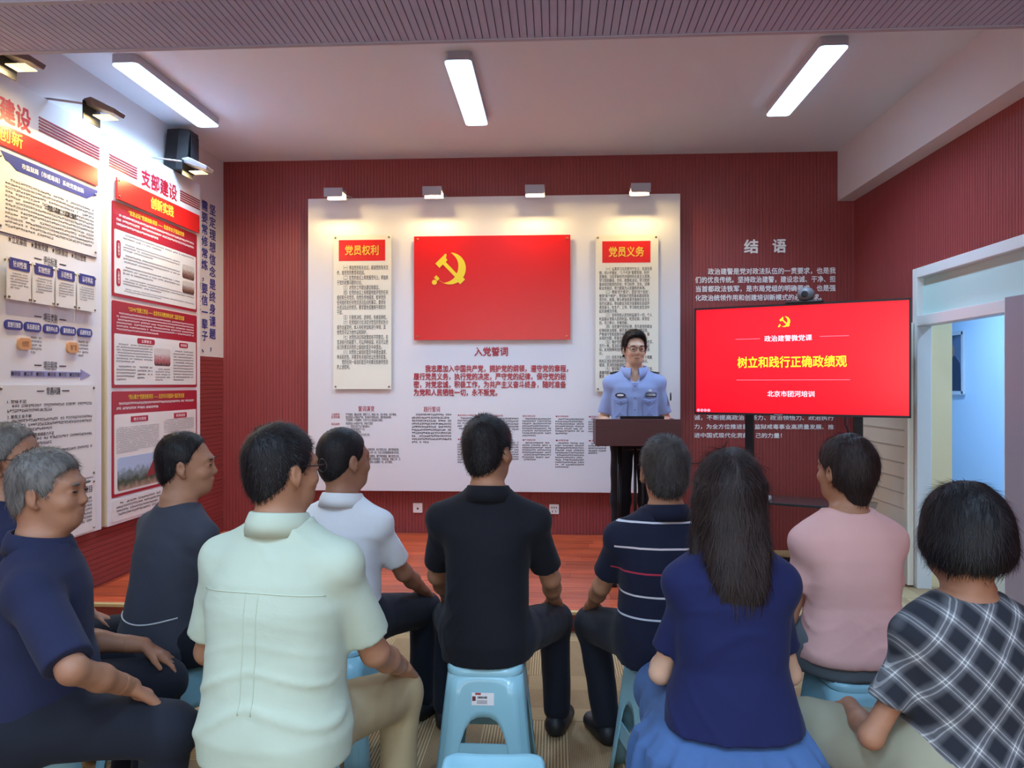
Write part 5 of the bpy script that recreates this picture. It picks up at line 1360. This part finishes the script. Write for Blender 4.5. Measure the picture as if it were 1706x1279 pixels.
# 3 man in charcoal tee
p = seatstool(3, 272, 2.74, -20, 'pale blue plastic stool under the man in the charcoal T-shirt')
CT, _, CJ = person(p, deg(-32), 'black-haired man in charcoal T-shirt in profile before the exhibit panels', SK_B, 'receding', HR_K, C_CHAR, C_TROUSER, sz=.93, wide=.93, hs=.95, hyaw=deg(-42), lean=.06, seed=4, eyes=True, sl_r=(.060, .054), sleeve=.7, head_off=(.0, .02, 0), hem=.03,
       wrists={1: (.17, .34, .57), -1: (-.17, .34, .57)})
seam(CT, 'shirt', [[(x, CJ['S'] + .155 + .03 * (x / .16) ** 2) for x in np.linspace(-.15, .15, 26)]], mat('cord_white', (200, 205, 210), .8), .003, name='waist_cord')
# 4 man in pale green shirt
p = seatstool(4, 458, 2.03, -10, 'pale blue plastic stool hidden under the man in the pale green shirt')
GS, _, GJ = person(p, deg(-10), 'man in pale green short-sleeved shirt and khaki trousers seen from behind', SK_B, 'short', HR_K, C_GREEN, C_KHAKI, sz=1.04, wide=.93, deep=1.0, hs=.96, hyaw=deg(-30), lean=.03, collar=(.042, .010), glass=True, seed=5, fold=.0075,
       knees={1: (.18, .45, .475), -1: (-.23, .42, .475)}, wrists={1: (.21, .38, .575), -1: (-.25, .32, .575)}, sleeve=.80, sl_r=(.068, .063), tw=1.12, hem=.0, hand_vox=.0045, voxel=.008, strand_n=5000)
M_SEAMG = mat('stitching_green', (192, 204, 182), .9)
zy = GJ['S'] + GJ['top'] - .17
seam(GS, 'shirt', [[(x, zy - .012 * (x / .17) ** 2) for x in np.linspace(-.175, .175, 30)]] + [[(x, z) for z in np.linspace(zy - .002, zy - .30, 24)] for x in (-.018, .018)], M_SEAMG)
# 5 man in white polo
p = seatstool(5, 566, 2.95, -10, 'pale blue plastic stool under the man in the white polo')
person(p, deg(-12), 'man with cropped hair in white polo seen from behind', SK_D, 'crop', HR_K, C_WHITE, C_TROUSER, sz=.92, wide=.93, hyaw=deg(-32), lean=.03, collar=(.034, .010), seed=6, sleeve=.75, sl_r=(.062, .056),
       knees={1: (.18, .44, .475), -1: (-.19, .41, .475)}, wrists={1: (.195, .37, .572), -1: (-.2, .34, .572)})
# 6 man in black polo
p = seatstool(6, 812, 2.76, 0, 'pale blue plastic stool with a white sticker under the man in the black polo')
person(p, deg(-3), 'man in black polo seated in the middle, seen from behind', SK_B, 'short', HR_K, C_BLACK, C_TROUSER, sz=1.01, wide=.94, hyaw=deg(-24), lean=.03, collar=(.034, .008), seed=7, sleeve=.78, sl_r=(.064, .058), tw=.88, hem=.0,
       knees={1: (.225, .45, .47), -1: (-.225, .45, .47)}, wrists={1: (.222, .385, .565), -1: (-.222, .385, .565)}, strand_n=4500)
# 8 man in striped navy polo
p = seatstool(8, 1114, 2.72, 12, 'pale blue plastic stool under the man in the striped navy polo')
person(p, deg(9), 'man with greying hair in navy polo with thin white and red stripes', SK_B, 'short', HR_GD, C_STRIPE, C_TROUSER, sz=.90, wide=1.06, deep=1.08, hyaw=deg(-3), lean=.04, collar=(.036, .010), seed=8, sleeve=.72, sl_r=(.066, .060), tw=.98, hem=.0, belly=.02,
       knees={1: (.20, .43, .47), -1: (-.19, .43, .47)}, wrists={1: (.20, .36, .565), -1: (-.202, .37, .565)}, hs=1.03, neck=-.01, feet={-1: (-.15, .36, .085)})
# 9 woman in navy top with long hair and denim skirt
def denim(root, pg, pts, KN, S, vox):
    s1 = swirl(5, 4, 14)
    def gather(p):
        a = np.arctan2(p[:, 1], p[:, 0]); w_ = np.clip((.53 - p[:, 2]) / .10, 0, 1)
        return (.010 * np.sin(a * 17 + 2 * s1(p)) + .006 * np.sin(a * 31 + 3 * s1(p))) * w_
    rows_ = [(.30, .27, .25, .06), (.40, .265, .24, .05), (.47, .255, .225, .04), (.515, .205, .165, .01), (.535, .165, .120, .0), (.57, .145, .102, 0), (.63, .135, .095, 0)]
    g = [(0, [(loft(rows_), 0)] + [(rc((q * .09, .05, .51), KN[q], .11, .095), .05) for q in (-1, 1)], [])]
    mesh_obj('skirt', [surface(union(g), (-.40, -.36, .24), (.40, .62, .70), vox, gather)], C_DENIM, root)
p = seatstool(9, 1222, 2.05, 0, 'pale blue plastic stool hidden under the woman in the denim skirt')
person(p, deg(2), 'woman with long dark hair in navy top and blue denim skirt', SK_C, 'long', HR_B, C_BLUEW, C_DENIM, sz=.98, wide=.86, deep=1.0, tw=1.1, hyaw=deg(-4), lean=.03, seed=9, sleeve=.72, sl_r=(.048, .046), slope=.012, female=True, hem=.075, skirt=denim,
       knees={1: (.12, .40, .46), -1: (-.12, .40, .46)}, wrists={1: (.14, .33, .58), -1: (-.14, .33, .58)}, voxel=.008, strand_n=9000, hs=1.0, fold=.011)
# 10 woman in pink
p = seatstool(10, 1424, 2.62, 5, 'pale blue plastic stool under the woman in the pink top')
person(p, deg(12), 'woman with short dark hair in dusty pink top and slate trousers', SK_B, 'pixie', HR_B, C_PINK, C_GREYSK, sz=.98, wide=1.03, deep=1.05, hyaw=deg(14), lean=.04, seed=10, sleeve=.62, sl_r=(.052, .054), slope=.012, female=True, hem=.05,
       knees={1: (.20, .40, .50), -1: (-.24, .36, .49)}, wrists={1: (.15, .32, .57), -1: (-.16, .32, .57)}, thigh_r=(.092, .095), shin_r=(.10, .12), strand_n=5000)
# 11 woman in plaid
p = seatstool(11, 1630, 1.78, 5, 'pale blue plastic stool hidden under the woman in the plaid shirt')
person(p, deg(8), 'woman with black bobbed hair in dark plaid shirt and stone trousers', SK_A, 'bob', HR_K, C_PLAID, C_STONE, sz=.87, wide=1.02, tw=1.08, deep=1.15, hyaw=deg(4), lean=.04, seed=11, sleeve=.66, sl_r=(.056, .058), slope=.012, female=True, hem=.02, arm=1.05,
       knees={1: (.20, .40, .50), -1: (-.24, .36, .50)}, wrists={1: (.17, .28, .59), -1: (-.17, .27, .59)}, elbows={1: (.4, -.8, -.3), -1: (-.4, -.8, -.3)}, voxel=.008, strand_n=7000, hs=1.0, thigh_r=(.115, .085))
# empty stool in the foreground
p = at(820, 1.90); stool_of['front'] = stool(p[0], p[1], deg(2), 'empty pale blue plastic stool at the bottom edge, nearest the camera')
make_sticker(stool_of[6]); make_sticker(stool_of[8])

# ------------------------------------------------------------------ officer behind the podium
px_, py_ = at(1057, 5.55)
root, T, J = person((px_, py_), deg(180 - 4), 'young man in light blue police uniform shirt standing behind the podium', SK_C, 'parted', HR_K, C_POLICE, C_UTROUSER, seat=.86, sz=.98, wide=.98, stand=True, lean=0.0, hyaw=deg(12), hpitch=deg(-4),
       sleeve=.82, sl_r=(.062, .060), hem=.03, eyes=True, tw=.98, wrists={1: (.19, .20, 1.045), -1: (-.19, .20, 1.045)}, elbows={1: (.22, -1, -.3), -1: (-.22, -1, -.3)}, collar=(.034, .014, dict(gap=.30, points=.055, flare=.022)), glass=True, seed=14, fold=.004, vneck=True,
       voxel=.008, strand_n=4000, hand_vox=.006)
M_NAVYP = mat('badge_navy', (24, 26, 44), .5); M_BADGEW = mat('badge_white', (224, 226, 232), .4)
def chest(u, v): # point on the shirt front at local x, height
    rr = np.array(J['rows'](.018)); a = np.interp(v, rr[:, 0], rr[:, 1]); b = np.interp(v, rr[:, 0], rr[:, 2]); yc = np.interp(v, rr[:, 0], rr[:, 3])
    return yc + b * max(0, 1 - (abs(u) / a) ** 2.3) ** (1 / 2.3)
def patch(name, outline, m, parent, h=.004):
    cx = sum(q[0] for q in outline) / len(outline); cz = sum(q[1] for q in outline) / len(outline)
    n = len(outline); v = []
    for e in (h, -.003): v += [(x, chest(x, z) + e, z) for x, z in outline]
    v += [(cx, chest(cx, cz) + h, cz)]
    f = [(i, (i + 1) % n, 2 * n) for i in range(n)] + [(i, n + i, n + (i + 1) % n, (i + 1) % n) for i in range(n)]
    return MB().add(v, f).build(name, m, parent, world=False)
zs = J['S']
b1 = patch('chest_badge', [(-(-.105 + .038 * math.cos(a * math.pi / 10)), zs + .395 + .017 * math.sin(a * math.pi / 10)) for a in range(20)], M_NAVYP, root)
patch('badge_emblem', [(-(-.105 + .026 * math.cos(a * math.pi / 6)), zs + .395 + .008 * math.sin(a * math.pi / 6)) for a in range(12)], M_BADGEW, b1, .007)
b2 = patch('number_plate', [(-.155, zs + .383), (-.075, zs + .383), (-.075, zs + .413), (-.155, zs + .413)], M_NAVYP, root)
lettering('plate_lettering', '1153300', (.082, .148, zs + .389, zs + .407), lambda u, v, h: (-u, chest(-u, v) + .0055, v), M_BADGEW, b2, keep=False, bold=.03, world=False)
patch('pin', [(-.100, zs + .420), (-.094, zs + .436), (-.103, zs + .430), (-.110, zs + .442), (-.116, zs + .430), (-.124, zs + .434), (-.118, zs + .420)], M_BADGEW, root, .006)
M_POCK = cloth('uniform_pocket_blue', (140, 156, 202))
for q in (-1, 1):
    fl_ = patch('pocket_flap', [(q * .055, zs + .368), (q * .155, zs + .368), (q * .155, zs + .345), (q * .105, zs + .333), (q * .055, zs + .345)], M_POCK, root, .005)
    patch('pocket', [(q * .058, zs + .345), (q * .152, zs + .345), (q * .152, zs + .25), (q * .140, zs + .24), (q * .070, zs + .24), (q * .058, zs + .25)], M_POCK, root, .002)
    MB().lathe([(.006, 0), (.005, .004)], 10, (q * .105, chest(q * .105, zs + .346) + .005, zs + .346), 'y').build('button', mat('button_grey_blue', (90, 100, 150), .4), fl_, world=False)
    s0 = J['Sh'][q]; a = Vector((q * .085, s0[1] - .0, zs + J['top'] - .048)); b_ = Vector((s0[0] * 1.02, s0[1], s0[2] + .062))
    MB().obox(a + Vector((0, 0, .022)), b_ + Vector((0, 0, .004)), .052, .010, (0, 0, 1)).build('epaulette', M_NAVYP, root, world=False, bevel=.003)
patch('placket', [(-.018, zs + .05), (.018, zs + .05), (.018, zs + .485), (-.018, zs + .485)], C_POLICE, root, .003)
for k in range(5): MB().lathe([(.006, 0), (.005, .004)], 10, (0, chest(0, zs + .12 + k * .085) + .003, zs + .12 + k * .085), 'y').build('button', mat('button_grey_blue', (90, 100, 150), .4), root, world=False)
s0 = J['Sh'][-1]; e0 = J['EB'][-1]; mpt = s0 * .62 + e0 * .38
MB().lathe([(.030, -.004), (.030, .004)], 16, tuple(mpt + V3(-.066, .02, 0)), 'x').build('arm_patch', M_NAVYP, root, world=False)
# mouth of the officer
def feature(name, c, rr, m, s=1.0):
    v, f = surface(union([(0, [(el(T(V3(c)), V3(rr), T.R), 0)], [])]), T(V3(c)) - .05, T(V3(c)) + .05, .0022); return mesh_obj(name, [(v, f)], m, root)
feature('mouth', (0, .095, -.061), (.022, .0065, .004), mat('lip_rose', (168, 104, 98), .5))
